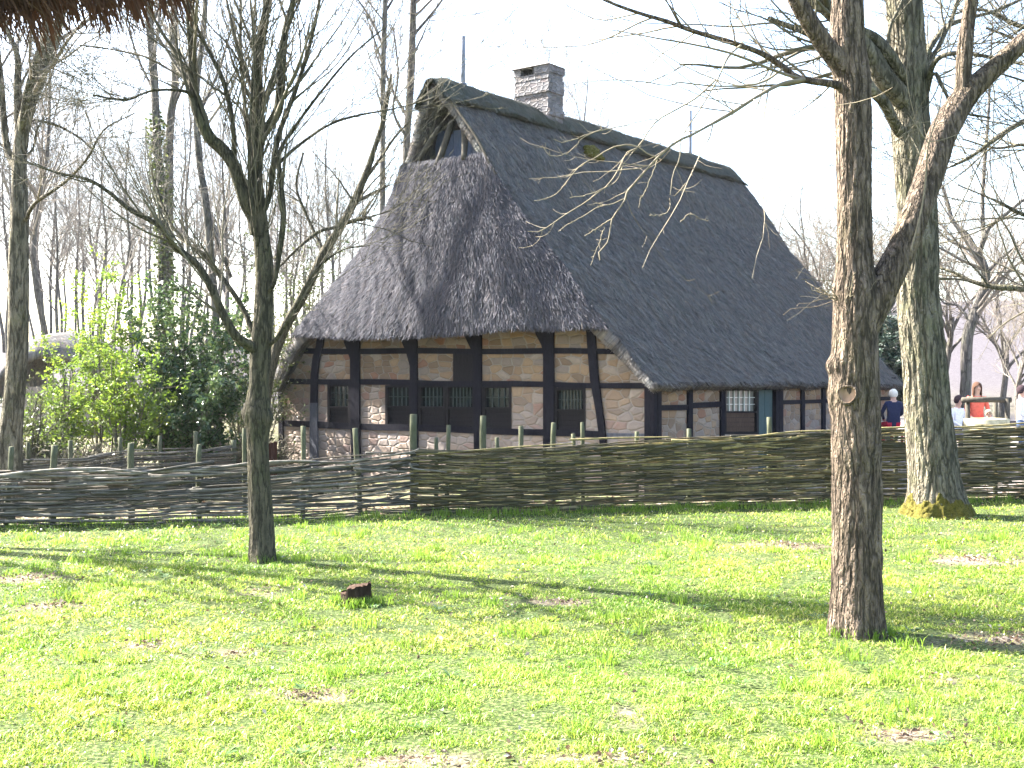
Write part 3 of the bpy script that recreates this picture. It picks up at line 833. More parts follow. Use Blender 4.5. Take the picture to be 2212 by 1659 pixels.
def roof_surface(tt, off):
    T, I = np.meshgrid(tt, np.arange(len(prof)), indexing='ij')
    off = off*np.where(I < top_i, 0.45+0.55*smooth((prof[I, 1]-1.5)/1.3), 1.0)*(1-0.45*smooth((prof[I, 1]-4.6)/1.2))
    s = prof[I, 0] + nrm[I, 0]*off; z = prof[I, 1] + nrm[I, 1]*off
    sag = -0.11*smooth((3.2-prof[I, 1])/1.7)*np.clip(T/12, 0, 1)*(I < top_i) + 0.05*fbm(np.stack([T*1.1, 0*T, 0*T], -1), 71, 3)*smooth((2.4-prof[I, 1])/.9)*(I < top_i)
    nn = 0.045*fbm(np.stack([T*0.7, s*0.9, z*0.9], -1), 3, 3) + 0.045*fbm(np.stack([T*6, s*2.6, z*2.6], -1), 8, 3)
    s = s + nrm[I, 0]*nn; z = z + nrm[I, 1]*nn + sag
    edge = 0.04*fbm(np.stack([T*0+z*6, s*6, z*0], -1), 21, 2)
    T2 = T + np.where(T < 0.05, edge, 0)
    return hs(s, T2, z), np.stack([T, slope_d[I]+0*T, 0*T], -1)
tt = np.linspace(-0.22, L_+0.22, 200)
Ao, ao = roof_surface(tt, 0.0); Ai, _ = roof_surface(tt, -0.30)
mb = MB(); mb.shell(Ao, Ai, ao)
rs = np.random.default_rng(5)
def straws(mb, P, T, N, n, lmin, lmax, w, lift=0.03):
    L = (lmin + (lmax-lmin)*rs.random(n))[:, None]; B = np.cross(N, T)
    jit = unit(T + 0.22*rs.standard_normal((n, 3)))
    a = P + N*0.004 - jit*L*0.3; c = P + jit*L*0.7 + N*(0.008 + lift*rs.random((n, 1))**2)
    wv = B*(w*(0.5+rs.random((n, 1))))
    V = np.stack([a-wv, a+wv, c+wv*0.5, c-wv*0.5], 1).reshape(-1, 3)
    return V, np.arange(n*4).reshape(n, 4)
def scatter_grid(G, A3, n):
    a, b = G.shape[:2]
    i = rs.random(n)*(a-1.001); j = rs.random(n)*(b-1.001)
    i0 = i.astype(int); j0 = j.astype(int); fi = (i-i0)[:, None]; fj = (j-j0)[:, None]
    P = G[i0, j0]*(1-fi)*(1-fj) + G[i0+1, j0]*fi*(1-fj) + G[i0, j0+1]*(1-fi)*fj + G[i0+1, j0+1]*fi*fj
    T = G[i0, j0+1]-G[i0, j0]; S = G[i0+1, j0]-G[i0, j0]
    at_ = A3[i0, j0]*(1-fi) + A3[i0+1, j0]*fi
    return P, unit(T), unit(np.cross(S, T)), at_
def thatch_hair(mb, G, A3, n, lmin, lmax, w, lift, out):
    P, T, N, a = scatter_grid(G, A3, n)
    T = np.where((T[:, 2:3] > 0), -T, T)                    # down the slope
    N = np.where(((N*out).sum(1) < 0)[:, None], -N, N) if np.ndim(out) == 1 else N
    V, q = straws(mb, P, T, N, n, lmin, lmax, w, lift)
    at_ = np.repeat(a, 4, 0) + np.repeat(rs.random((n, 3))*[7, 5, 0], 4, 0)
    mb.add(V, q, attr=at_)
thatch_hair(mb, Ao[:, :top_i], ao[:, :top_i], 60000, .06, .19, .0065, .09, np.array([0, 0, 1.0]))
thatch_hair(mb, Ao[:, top_i:], ao[:, top_i:], 8000, .06, .17, .0055, .05, np.array([0, 0, 1.0]))
# ragged eave tips
def eave_tips(mb, P, dirv, n, ln, w):
    i = rs.integers(0, len(P)-1, n); f = rs.random((n, 1)); p = P[i]*(1-f) + P[i+1]*f
    d = unit(dirv + 0.25*rs.standard_normal((n, 3))); L = (ln*(0.3+rs.random((n, 1))))
    side = unit(np.cross(d, [0.3, 0.5, 1.0]))*w
    V = np.stack([p-d*0.05-side, p-d*0.05+side, p+d*L+side*.4, p+d*L-side*.4], 1).reshape(-1, 3)
    mb.add(V, np.arange(n*4).reshape(n, 4), attr=np.repeat(rs.random((n, 3))*[9, 9, 0], 4, 0))
out_r = np.array([-U[0]*0.7, -U[1]*0.7, -0.7])
eave_tips(mb, Ao[:, 0], out_r, 900, .05, .008); eave_tips(mb, Ai[:, 0]*0.5+Ao[:, 0]*0.5, out_r, 900, .05, .008); eave_tips(mb, Ai[:, 0], out_r, 700, .04, .008)
for k_ in (0.0, 0.35, 0.7, 1.0):
    eave_tips(mb, Ai[0]*k_ + Ao[0]*(1-k_), np.array([-Vv[0]*0.8, -Vv[1]*0.8, -0.4]), 700, .045, .008)
roof = mb.build('roof', M['thatch'], house)
# front hip: swept from the ragged lower edge up to the small open gable
ZB, ZT = 2.44, 5.78
q_ = np.linspace(0, 1, 90); w_ = np.linspace(0, 1, 70)
Q, Wg = np.meshgrid(q_, w_, indexing='ij')
def hip(off):
    z0 = ZB + (ZT-ZB)*Wg
    droop = 0.05*np.sin(Q*7.0+0.6) + 0.03*fbm(np.stack([Q*14, 0*Q, 0*Q], -1), 4, 2)
    z = z0 + droop*(1-Wg)**2
    sr = s_right(z0); sl = s_left(z0)
    tuck = -0.04 if off == 0.0 else 0.45
    s = (sr+tuck) + (sl-sr-2*tuck)*Q
    e = 1 - np.abs(2*Q-1)**2.6
    t = -0.25 - 0.40*e*(1-Wg)**0.8 - 0.12*e*Wg + 0.16*Wg**2*e
    t = t + 0.05*fbm(np.stack([s*0.8, z*0.8, 0*s], -1), 14, 3) + 0.03*fbm(np.stack([s*5, z*2.0, 0*s], -1), 15, 2)
    return hs(s, t+off, z), np.stack([s+31, (7.3-z), 0*s], -1)
Ho, ha = hip(0.0); Hi, _ = hip(0.36)
Hi = Hi + np.array([0, 0, 1.0])*0.03
mb = MB(); mb.shell(Ho, Hi, ha)
thatch_hair(mb, Ho, ha, 30000, .06, .18, .0055, .045, np.array([-Vv[0], -Vv[1], 0.3]))
for k_ in (0.0, 0.2, 0.45, 0.75):
    eave_tips(mb, Hi[:, 0]*k_ + Ho[:, 0]*(1-k_), np.array([-Vv[0]*0.25, -Vv[1]*0.25, -0.95]), 900, .06, .008)
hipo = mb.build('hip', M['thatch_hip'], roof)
# small open gable: boards, poles, dark loft
mb = MB()
for i in range(9):
    a = 3.45 + (5.55-3.45)*i/9; b_ = 3.45 + (5.55-3.45)*(i+1)/9 - 0.015
    zt = min(np.interp(a, prof[:, 0], prof[:, 1]), np.interp(b_, prof[:, 0], prof[:, 1])) - 0.25
    zt = min(zt, 6.42 + 0.05*math.sin(i*2.3))
    mb.prism(hs(np.array([a, b_, b_, a]), 0.30+0.006*(i % 2), np.array([5.2, 5.2, zt, zt])), hs(np.array([a, b_, b_, a]), 0.34, np.array([5.2, 5.2, zt, zt])))
mb.build('gable_boards', M['blueboard'], house, smooth_=False)
mb = MB(); mb.prism(hs(np.array([3.2, 5.8, 4.64]), 1.3, np.array([5.3, 5.3, 7.0])), hs(np.array([3.2, 5.8, 4.64]), 1.35, np.array([5.3, 5.3, 7.0])))
mb.build('loft_shade_sheet', M['timber'], house, smooth_=False)  # dark sheet stands in for the shade deep in the loft
for (xa, ya, ta), (xb, yb, tb), rr in (((950, 272, .10), (900, 348, -.16), .055), ((976, 262, .10), (943, 358, -.22), .06), ((1001, 255, .10), (1002, 345, -.25), .06)):
    sa, za = gw(xa, ya, ta); sb, zb = gw(xb, yb, tb)
    p0, p1 = hs(sa, ta, za), hs(sb, tb, zb)
    pts = catmull([np.append(p0, rr), np.append((p0+p1)/2+[.02, 0, .01], rr*1.1), np.append(p1, rr*0.9)], .12)
    b = MB(); b.tubes(pts[:, :3], pts[:, 3], 9); b.build('pole', M['pole'], house)
# lath along the right verge of the little gable
pts = []
for zz in np.linspace(5.3, 7.25, 12):
    pts.append(hs(s_right(zz)+0.02, -0.27, zz+0.05))
b = MB(); b.tubes(np.array(pts), np.full(len(pts), 0.028), 6); b.build('verge_lath', M['pole'], house)
# ridge cap
ri = np.where((prof[:, 0] > 4.16) & (prof[:, 0] < 5.06))[0]
def cap(off):
    t2 = np.linspace(-0.36, L_+0.30, 120)
    T, I = np.meshgrid(t2, ri, indexing='ij')
    edge = np.minimum(I-ri[0], ri[-1]-I)/3.0
    rag = 0.09*fbm(np.stack([T*2.5, 0*T, 0*T], -1), 50, 2)
    th = off
    endr = 0.10*np.maximum(0, 1-np.minimum(T+0.36, L_+0.30-T)/0.35)
    nz = 0.05*fbm(np.stack([T*1.2, I*0.25, 0*T], -1), 61, 3)
    s = prof[I, 0] + nrm[I, 0]*(th+nz-endr*(off > .1)); z = prof[I, 1] + nrm[I, 1]*(th+nz-endr*(off > .1))
    s = s + rag*np.sign(prof[I, 0]-4.64)*(edge < 0.5)
    return hs(s, T, z), np.stack([T+70, slope_d[I], 0*T], -1)
Co, ca = cap(0.11); Ci, _ = cap(0.0)
mb = MB(); mb.shell(Co, Ci, ca)
thatch_hair(mb, Co, ca, 7000, .08, .26, .007, .05, np.array([0, 0, 1.0]))
for k_ in (0.1, 0.6):
    eave_tips(mb, Ci[:, 0]*k_ + Co[:, 0]*(1-k_), out_r, 900, .05, .008)
    eave_tips(mb, Ci[0]*k_ + Co[0]*(1-k_), np.array([-Vv[0], -Vv[1], -0.4]), 400, .07, .008)
mb.build('ridge_cap', M['ridge'], roof)
mb = MB()
for k in range(60):
    s_ = 3.70+0.22*rs.random(); t_ = 3.75+0.5*rs.random()
    mb.ball(hs(s_, t_, np.interp(s_, prof[:, 0], prof[:, 1])+0.10+0.03*rs.random()), 0.05+0.05*rs.random(), 7, 5, (1, 1, .6))
mb.build('moss_clump', M['moss'], roof)
# chimney
def blocks(mb, s0, s1, t0, t1, z0, z1, h):
    z = z0
    while z < z1-0.02:
        hh = min(h*(0.75+0.5*rs.random()), z1-z)
        j = 0.018*rs.standard_normal(4)
        a, b_, c_, d_ = s0+j[0], s1+j[1], t0+j[2], t1+j[3]
        S = np.array([a, b_, b_, a]); T_ = np.array([c_, c_, d_, d_])
        lo = hs(S, T_, z); hi = hs(S, T_, z+hh)
        at_ = np.column_stack([np.tile(S+T_*1.0+40, 2)*1.7, np.repeat([z, z+hh], 4)*1.5, np.zeros(8)])
        mb.prism(lo[::-1], hi[::-1], attr=at_)
        z += hh
mb = MB(); blocks(mb, 4.20, 5.13, 2.95, 3.50, 6.3, 8.08, 0.16)
chim = mb.build('chimney', M['stone_grey'], house, smooth_=False)
mb = MB(); blocks(mb, 4.19, 4.62, 2.93, 3.52, 8.08, 8.24, 0.2); blocks(mb, 4.96, 5.15, 2.93, 3.52, 8.08, 8.24, 0.2)
blocks(mb, 4.62, 4.96, 3.2, 3.5, 8.08, 8.23, 0.2)
mb.prism(hs(np.array([4.16, 4.16, 5.18, 5.18]), np.array([2.90, 3.55, 3.55, 2.90]), 8.24), hs(np.array([4.3, 4.3, 5.08, 5.08]), np.array([3.0, 3.45, 3.45, 3.0]), 8.31), attr=(50.3, 4.2, 0))
mb.build('chimney_cap', M['stone_grey'], chim, smooth_=False)
for t_, zt, r_ in ((0.63, 8.36, .052), (9.97, 8.56, .046)):
    b = MB(); b.tubes(hs(4.64, t_, np.array([6.9, 7.6, zt])), np.array([r_, r_, r_]), 10); b.tubes(hs(4.64, t_, np.array([7.36, 7.44])), np.array([r_*1.8, r_*1.3]), 10)
    b.build('lightning_rod', M['metal'], house)

# ------------------------------------------------------------------ near thatched eave at the top left
mb = MB(); rs = np.random.default_rng(15)
E0, E1 = at(-330, 84, 2.9), at(410, -60, 3.6)
ax = unit(E1-E0); back = unit(np.array([-0.55, 0.25, 0.0])); upv = np.array([0, 0, 1.0])
nrow = 60
lin = np.linspace(0, 1, nrow)
def eave_strip(du, db):
    p = E0 + (E1-E0)*lin[:, None] + upv*du + np.array([-0.35, -0.9, 0])*db
    p = p + 0.02*np.stack([fbm(np.stack([lin*20, 0*lin+du*9, 0*lin+db*9], -1), 3+c) for c in range(3)], -1)
    return p
A = np.stack([eave_strip(*p) for p in ((0.0, 0.0), (.09, -.03), (.20, .0), (.34, .10), (.75, .55), (1.5, 1.5))], 1)
B = np.stack([eave_strip(*p) for p in ((-.0, 0.03), (.02, .12), (.08, .22), (.16, .34), (.50, .80), (1.25, 1.75))], 1)
aa = np.stack([np.repeat(lin[:, None]*3, 6, 1), np.tile(np.linspace(0, 2, 6), (nrow, 1)), np.zeros((nrow, 6))], -1)
mb.shell(A, B, aa)
for k in range(4200):
    f = rs.random(); p = E0 + (E1-E0)*f + upv*(0.30*rs.random()) + np.array([-0.35, -0.9, 0])*(0.06*rs.random())
    d_ = unit(np.array([0.12, 0.10, -1.0]) + 0.45*rs.standard_normal(3)*[1, .6, .5]); L = 0.05+0.10*rs.random()
    sd = unit(np.cross(d_, [0.2, 1, 0.1]))*0.0028
    mb.add(np.array([p-sd, p+sd, p+d_*L+sd*.6, p+d_*L-sd*.6]), [[0, 1, 2, 3]], attr=(rs.random()*9, rs.random()*9, 0))
for f in (0.08, .2, .31, .33, .47, .52, .66, .7, .78, .8, .88, .93, .95):
    p = E0 + (E1-E0)*f; n = 14
    for j in range(n):
        q0 = p + ax*0.012*rs.standard_normal(); d_ = unit(np.array([0.30, 0.05, -1.0])+0.10*rs.standard_normal(3)); L = 0.09+0.07*rs.random()
        sd = unit(np.cross(d_, [0.1, 1, 0.1]))*0.003
        mb.add(np.array([q0-sd, q0+sd, q0+d_*L+sd*.4, q0+d_*L-sd*.4]), [[0, 1, 2, 3]], attr=(rs.random()*9, rs.random()*9, 0))
o = mb.build('thatched_eave', M['thatch_red'])
tag(o, 'ragged reddish brown thatched eave in the upper left corner', 'thatched eave')

# ------------------------------------------------------------------ wattle fences
def fence_h(px):
    return np.interp(px, [-300, 0, 300, 540, 800, 900, 1000, 1200, 1500, 1790, 1950, 2200, 2500], [.6, .61, .62, .66, .73, .78, .76, .79, .88, .94, .96, 1.0, 1.03])
def base_y(px):
    return np.interp(px, [-300, 0, 300, 540, 800, 900, 1000, 1400, 1790, 2200, 2500], [1142, 1137, 1133, 1125, 1113, 1110, 1108, 1098, 1086, 1076, 1070])
def fence_path(px):
    px = np.asarray(px, float); Y = EYE*F/(base_y(px)-HY)
    return np.stack([(px-CX)/F*Y, Y], -1)
def wattle(root, px0, px1, hf, spacing, rows, rad, amp, mat, seed, path=fence_path, seglen=(1.6, 3.2), loose=0.02, bias=0.0):
    r = np.random.default_rng(seed); mb = MB()
    pxs = np.linspace(px0, px1, 400); P = path(pxs); D = np.concatenate([[0], np.cumsum(np.linalg.norm(np.diff(P, axis=0), axis=1))])
    T = np.gradient(P, axis=0); T /= np.linalg.norm(T, axis=1)[:, None]; Nn = np.column_stack([T[:, 1], -T[:, 0]])
    H = hf(pxs)
    for j in range(rows):
        d0 = -r.random()*1.5
        while d0 < D[-1]:
            L = seglen[0] + (seglen[1]-seglen[0])*r.random()
            d1 = min(d0+L, D[-1]); da = max(d0, 0)
            if d1-da > 0.25:
                dd = np.arange(da, d1, 0.085)
                if len(dd) < 4: dd = np.linspace(da, d1, 4)
                x = np.interp(dd, D, P[:, 0]); y = np.interp(dd, D, P[:, 1]); nx = np.interp(dd, D, Nn[:, 0]); ny = np.interp(dd, D, Nn[:, 1])
                h = np.interp(dd, D, H)
                ph = (j % 2)*np.pi + 0.35*r.standard_normal()
                off = bias + amp*np.sin(np.pi*dd/spacing + ph) + 0.010*r.standard_normal()
                fr = (j+0.5+0.9*r.standard_normal()*0.55)/rows
                k = (dd-da)/(d1-da)
                z = gz(x, y) + h*np.clip(fr, 0.01, 1.03) + loose*r.standard_normal()*(k-0.5)*2 + loose*0.7*fbm(np.column_stack([dd*1.1, 0*dd+j*3.1, 0*dd+d0]), seed, 2)
                rr = rad*(0.6+0.8*r.random())*(1.0 if r.random() > 0.08 else 1.5)
                taper = rr*(1-0.55*k) if r.random() < 0.5 else rr*(0.45+0.55*k)
                taper = taper*(1+0.12*fbm(np.column_stack([dd*6, 0*dd+j, 0*dd]), seed+3, 1))
                mb.tubes(np.column_stack([x+nx*off, y+ny*off, z]), taper, 6, rnd=[r.random()])
            d0 += L*(0.75+0.2*r.random())
    return mb
def post_at(root, px, ytop, wpx, lean=0.0, mat='post', Yoff=0.0, path=fence_path):
    x, y = path([px])[0]; y += Yoff; x *= (y/(y-Yoff)) if Yoff else 1
    zt = EYE-(ytop-HY)/F*y; z0 = float(gz(x, y))-0.1; r_ = wpx/F*y/2
    n = 9; f = np.linspace(0, 1, n)
    sd = int(abs(px)*7+ytop)
    P = np.column_stack([x + lean*(f-0.6) + 0.006*vnoise(np.column_stack([f*5, 0*f+sd, 0*f])), y+0.006*vnoise(np.column_stack([f*5, 0*f+sd, 0*f+4])), z0+(zt-z0)*f])
    b = MB(); b.tubes(P, r_*(1.08-0.12*f)*(1+0.08*vnoise(np.column_stack([f*8, 0*f+sd, 0*f+9]))), 9); b.build('post', M[mat], root)
p0 = fence_path([450])[0]
fl = thing('wattle_fence', 'low loosely woven grey wattle fence behind the slender left tree', 'fence', (p0[0], p0[1], 0))
wattle(fl, -330, 905, fence_h, 0.62, 40, 0.0155, 0.055, 'rod_grey', 3, loose=0.038, bias=.03).build('woven_rods', M['rod_grey'], fl)
# long bent rods lying along the top
b = MB()
for pts, r0 in (([(-60, 1032), (0, 1027), (60, 1020), (150, 1013), (200, 1016), (280, 1024), (340, 1016), (420, 1016), (540, 1000)], .017), ([(130, 1015), (220, 1012), (300, 1020), (400, 1018), (500, 1022)], .014),
                ([(580, 998), (650, 996), (740, 1000), (800, 990), (890, 976), (905, 968)], .014), ([(700, 1010), (800, 1002), (870, 992), (930, 990), (945, 998)], .012), ([(885, 1000), (892, 1012), (930, 1016), (965, 1020)], .013),
                ([(-80, 1060), (0, 1053), (90, 1052), (200, 1046), (330, 1050)], .014)):
    Y = [EYE*F/(float(base_y(a))-HY)-0.07 for a, _ in pts]
    c = catmull([np.append(at(a, bb, Yk), r0) for (a, bb), Yk in zip(pts, Y)], .06)
    b.tubes(c[:, :3], c[:, 3]*np.linspace(1.1, .7, len(c)), 7, rnd=[.85])  # pale ramp value paints sunlight onto these top rods
b.build('top_rods', M['rod_grey'], fl)
for a in ((20, 965, 11, .07), (115, 962, 15, .03), (283, 957, 14, 0), (430, 960, 11, 0), (528, 925, 9, 0), (655, 920, 11, .01), (772, 925, 12, -.06), (-120, 970, 12, 0)):
    post_at(fl, a[0], a[1], a[2], a[3], Yoff=.05)
p0 = fence_path([1500])[0]
fr = thing('wattle_fence', 'tall densely woven olive wattle fence in front of the farmhouse', 'fence', (p0[0], p0[1], 0))
wattle(fr, 886, 2420, fence_h, 0.42, 122, 0.0105, 0.050, 'rod_olive', 9, loose=0.022, bias=.025).build('woven_rods', M['rod_olive'], fr)
b = MB()
for pts, r0 in (([(1560, 968), (1640, 960), (1700, 948), (1760, 938)], .022), ([(1450, 952), (1540, 955), (1620, 962), (1690, 968)], .02), ([(900, 982), (1000, 975), (1110, 966), (1240, 958)], .012), ([(1230, 950), (1330, 946), (1450, 944)], .012),
                ([(1900, 925), (2000, 922), (2110, 922), (2250, 910)], .013), ([(1600, 948), (1700, 934), (1800, 930), (1960, 928)], .012), ([(2040, 935), (2130, 928), (2230, 922)], .012)):
    c = catmull([np.append(at(a, bb, EYE*F/(float(base_y(a))-HY)-0.06), r0) for a, bb in pts], .06)
    b.tubes(c[:, :3], c[:, 3]*np.linspace(1.1, .7, len(c)), 7, rnd=[.85])  # sunlit tone put into the colour of the olive top rods too
b.build('top_rods', M['rod_olive'], fr)
for a in ((893, 895, 15, 0), (942, 945, 9, 0), (967, 918, 10, .02), (1043, 898, 14, 0), (1074, 945, 10, 0), (1125, 920, 11, 0), (1195, 913, 11, 0), (1239, 937, 9, 0), (1258, 912, 9, 0), (1375, 932, 9, 0), (1488, 926, 10, 0), (1610, 940, 9, 0), (1662, 901, 11, 0), (1790, 935, 9, 0), (1935, 930, 9, 0), (2150, 925, 9, 0), (2290, 900, 10, 0)):
    post_at(fr, a[0], a[1], a[2], a[3], Yoff=.05)
# rear left fence
def rear_path(px):
    px = np.asarray(px, float); Y = np.interp(px, [-300, 0, 515, 700], [16.6, 17.2, 20.2, 21.2])
    return np.stack([(px-CX)/F*Y, Y], -1)
def rear_h(px):
    P = rear_path(px); top = np.interp(px, [-300, 0, 56, 180, 281, 422, 515], [1000, 996, 991, 988, 973, 968, 961])
    return EYE-(top-HY)/F*P[:, 1] - gz(P[:, 0], P[:, 1])
p0 = rear_path([250])[0]
fb = thing('wattle_fence', 'second wattle fence farther back, seen above the low grey one', 'fence', (p0[0], p0[1], -.2))
wattle(fb, -300, 512, rear_h, 0.55, 40, 0.0150, 0.05, 'rod_grey', 21, path=rear_path, loose=0.025, bias=.03).build('woven_rods', M['rod_grey'], fb)
for a in ((60, 955, 9), (152, 951, 10), (260, 944, 9), (346, 941, 9), (423, 932, 10), (505, 950, 12)):
    post_at(fb, a[0], a[1], a[2], path=rear_path)
b = MB(); p = at(588, 958, 22.0); z0 = float(gz(p[0], p[1]))
for i in range(3):
    c = p + [(-.062+.062*i), 0, 0]; b.box((c[0], c[1], (z0+p[2])/2), .056, .04, p[2]-z0+.04*i)
o = b.build('gate_post', M['redpost'], origin=(p[0], p[1], z0), smooth_=False); tag(o, 'rusty brown board post between the left tree and the farmhouse corner', 'gate post')

# ------------------------------------------------------------------ stump
g_ = np.random.default_rng(31)
Ys = EYE*F/(1306-HY); xs_ = (767-CX)/F*Ys
sroot = thing('tree_stump', 'low dark rotting tree stump with a stepped top in the lawn', 'tree stump', (xs_, Ys, float(gz(xs_, Ys))))
th = np.arange(40)/40*2*np.pi
rings = []
for zf, rs_ in ((-.05, 1.25), (0.0, 1.12), (.3, 1.0), (.7, .97), (1.0, .95)):
    rr = 0.120*rs_*(1+0.10*np.sin(3*th+1)+0.16*fbm(np.stack([np.cos(th)*3, np.sin(th)*3, 0*th+zf], -1), 5, 2))
    X = rr*np.cos(th)
    top = np.where(X < -0.055, 0.085, 0.125+0.20*(X+0.05)) + 0.016*fbm(np.stack([np.cos(th)*7, np.sin(th)*7, 0*th], -1), 8, 2)
    rings.append(np.stack([xs_+X, Ys+rr*np.sin(th)*0.8, gz(xs_, Ys)+top*zf if zf >= 0 else 0*X+gz(xs_, Ys)-.05], -1))
b = MB(); b.grid(np.array(rings), wrap=True, flip=False); b.build('bark', M['stump'], sroot)
b = MB(); gx, gy = np.meshgrid(np.linspace(-1, 1, 26), np.linspace(-1, 1, 26)); rad = np.maximum(np.abs(gx), np.abs(gy)); hyp = np.hypot(gx, gy)+1e-9
xx = gx*rad/hyp*.113; yy = gy*rad/hyp*.092
zz = np.where(xx < -0.055, 0.083, 0.123+0.20*(xx+0.05)) + 0.007*fbm(np.stack([xx*60, yy*60, 0*xx], -1), 4, 2)
b.grid(np.stack([xs_+xx, Ys+yy, float(gz(xs_, Ys))+zz], -1)); b.build('cut_face', M['stump_top'], sroot)

# ------------------------------------------------------------------ trees
def trunk_mesh(mb, pts, sides, step, furrow, fsc=16.0, lump=0.05, seed=0, flare=0.0, knots=(), mod=None):
    """pts rows: x,y,z,r"""
    c = catmull(pts, step); P = c[:, :3]; r0 = np.maximum(c[:, 3], 0.004); k = len(P)
    T = np.gradient(P, axis=0); T = unit(T)
    ref = np.array([0.0, 1.0, 0.0]) if abs(T[:, 1].mean()) < 0.7 else np.array([0, 0, 1.0])
    n = unit(np.cross(T, ref)); b = np.cross(n, T)
    th = np.arange(sides)/sides*2*np.pi
    L = np.concatenate([[0], np.cumsum(np.linalg.norm(np.diff(P, axis=0), axis=1))])
    ct, st = np.cos(th)[None, :], np.sin(th)[None, :]
    rr = r0[:, None]*np.ones((1, sides)); LL = L[:, None]+0*th[None, :]
    q = np.stack([ct*rr*fsc+0*LL, st*rr*fsc+0*LL, LL*fsc*0.13], -1)
    ridg = 1-np.abs(fbm(q, seed, 3))*2.2
    rr = rr*(1+lump*fbm(np.stack([ct*1.2+0*LL, st*1.2+0*LL, LL*1.6], -1), seed+9, 2))
    rr = rr + furrow*(np.clip(ridg, -.6, 1)-0.4)
    if flare:
        f = np.exp(-L/flare)[:, None]
        rr = rr*(1+f*(0.10+0.22*np.clip(np.sin(th*5+seed)[None, :], 0, 1)))
    for (lk, ak, hk, wk) in knots:
        da = np.abs((th-ak+np.pi) % (2*np.pi)-np.pi)[None, :]
        rr = rr + hk*np.exp(-((LL-lk)/wk)**2 - (da/0.6)**2)
    if mod is not None: rr = mod(rr, th, LL)
    V = P[:, None, :] + n[:, None, :]*(ct*rr)[..., None] + b[:, None, :]*(st*rr)[..., None]
    a = np.zeros((k, sides, 3)); a[..., 0] = 0.5; a[..., 1] = LL
    mb.grid(V, a, wrap=True, flip=True)
    return c

def grow(rg, P, Rd, per, urange, ang, lenf, k, rf, wig, up, rmin=0.0015, bias=None, taper=0.25):
    """children of the paths P (N,k0,3); returns (M,k,3), (M,k)"""
    N, k0, _ = P.shape
    idx = np.repeat(np.arange(N), per); m = len(idx)
    if m == 0: return np.zeros((0, k, 3)), np.zeros((0, k))
    u = (urange[0] + (urange[1]-urange[0])*rg.random(m))*(k0-1.001)
    i0 = u.astype(int); f = (u-i0)[:, None]
    p = P[idx, i0]*(1-f) + P[idx, i0+1]*f
    T = unit(P[idx, i0+1]-P[idx, i0])
    r = Rd[idx, i0]*(1-f[:, 0]) + Rd[idx, i0+1]*f[:, 0]
    plen = np.linalg.norm(np.diff(P, axis=1), axis=2).sum(1)[idx]
    A = ang[0] + (ang[1]-ang[0])*rg.random(m)
    perp = unit(np.cross(T, rg.standard_normal((m, 3))))
    if bias is not None:
        perp = unit(perp + np.asarray(bias)); perp = unit(perp - (perp*T).sum(1)[:, None]*T)
    d_ = np.cos(A)[:, None]*T + np.sin(A)[:, None]*perp
    L = (lenf[0] + (lenf[1]-lenf[0])*rg.random(m))*np.where(lenf[1] <= 1.0, plen*(1-0.55*u/(k0-1)), 1.0)
    out = np.empty((m, k, 3)); out[:, 0] = p
    upv = np.array([0, 0, 1.0])
    for j in range(1, k):
        d_ = unit(d_ + wig*rg.standard_normal((m, 3)) + up*upv)
        out[:, j] = out[:, j-1] + d_*(L/(k-1))[:, None]
    ch = np.maximum(r*(rf[0]+(rf[1]-rf[0])*rg.random(m)), rmin)
    w = np.linspace(1, taper, k)[None, :]
    return out, np.maximum(ch[:, None]*w, rmin*0.7)

def resample(c, k):
    L = np.concatenate([[0], np.cumsum(np.linalg.norm(np.diff(c[:, :3], axis=0), axis=1))])
    t = np.linspace(0, L[-1], k)
    return np.stack([np.interp(t, L, c[:, j]) for j in range(c.shape[1])], -1)

def pxpath(rows):
    """rows (x, y, width px, Y)"""
    return np.array([np.append(at(x, y, Y), w/F*Y/2) for x, y, w, Y in rows])

def twig_levels(mb, rg, P, Rd, levels, sides=(5, 4, 3, 3)):
    allP = []
    for li, lv in enumerate(levels):
        P, Rd = grow(rg, P, Rd, **lv)
        mb.tubes(P, Rd, sides[min(li, len(sides)-1)], rnd=rg.random(len(P)), cap=False)
        allP.append((P, Rd))
    return allP

# --- right foreground tree
Y1 = EYE*F/(1372-HY)
t1 = thing('tree', 'stout furrowed tree in the right foreground with a sawn-off branch scar', 'tree', (float((1848-CX)/F*Y1), Y1, 0.0))
mb = MB()
trunk1 = [(1850, 1385, 112, Y1), (1850, 1368, 108, Y1), (1850, 1300, 105, Y1), (1850, 1150, 104, Y1), (1850, 1000, 102, Y1), (1849, 917, 101, Y1), (1847, 850, 101, Y1), (1847, 792, 98, Y1), (1847, 700, 92, Y1), (1849, 640, 92, Y1),
          (1846, 560, 76, Y1), (1846, 437, 71, Y1), (1844, 300, 73, Y1), (1841, 180, 76, Y1), (1830, 94, 72, Y1), (1830, 0, 64, Y1), (1826, -160, 54, Y1), (1815, -420, 40, Y1), (1800, -800, 22, Y1)]
c1 = trunk_mesh(mb, pxpath(trunk1), 150, 0.018, 0.0095, 34.0, 0.05, 2, 0.17, knots=((1.82, 0.0, .045, .06), (1.62, 0.0, .02, .10), (2.34, 0.0, .014, .06), (0.95, math.pi, .012, .08)))
mb.build('trunk', M['bark_near'], t1)
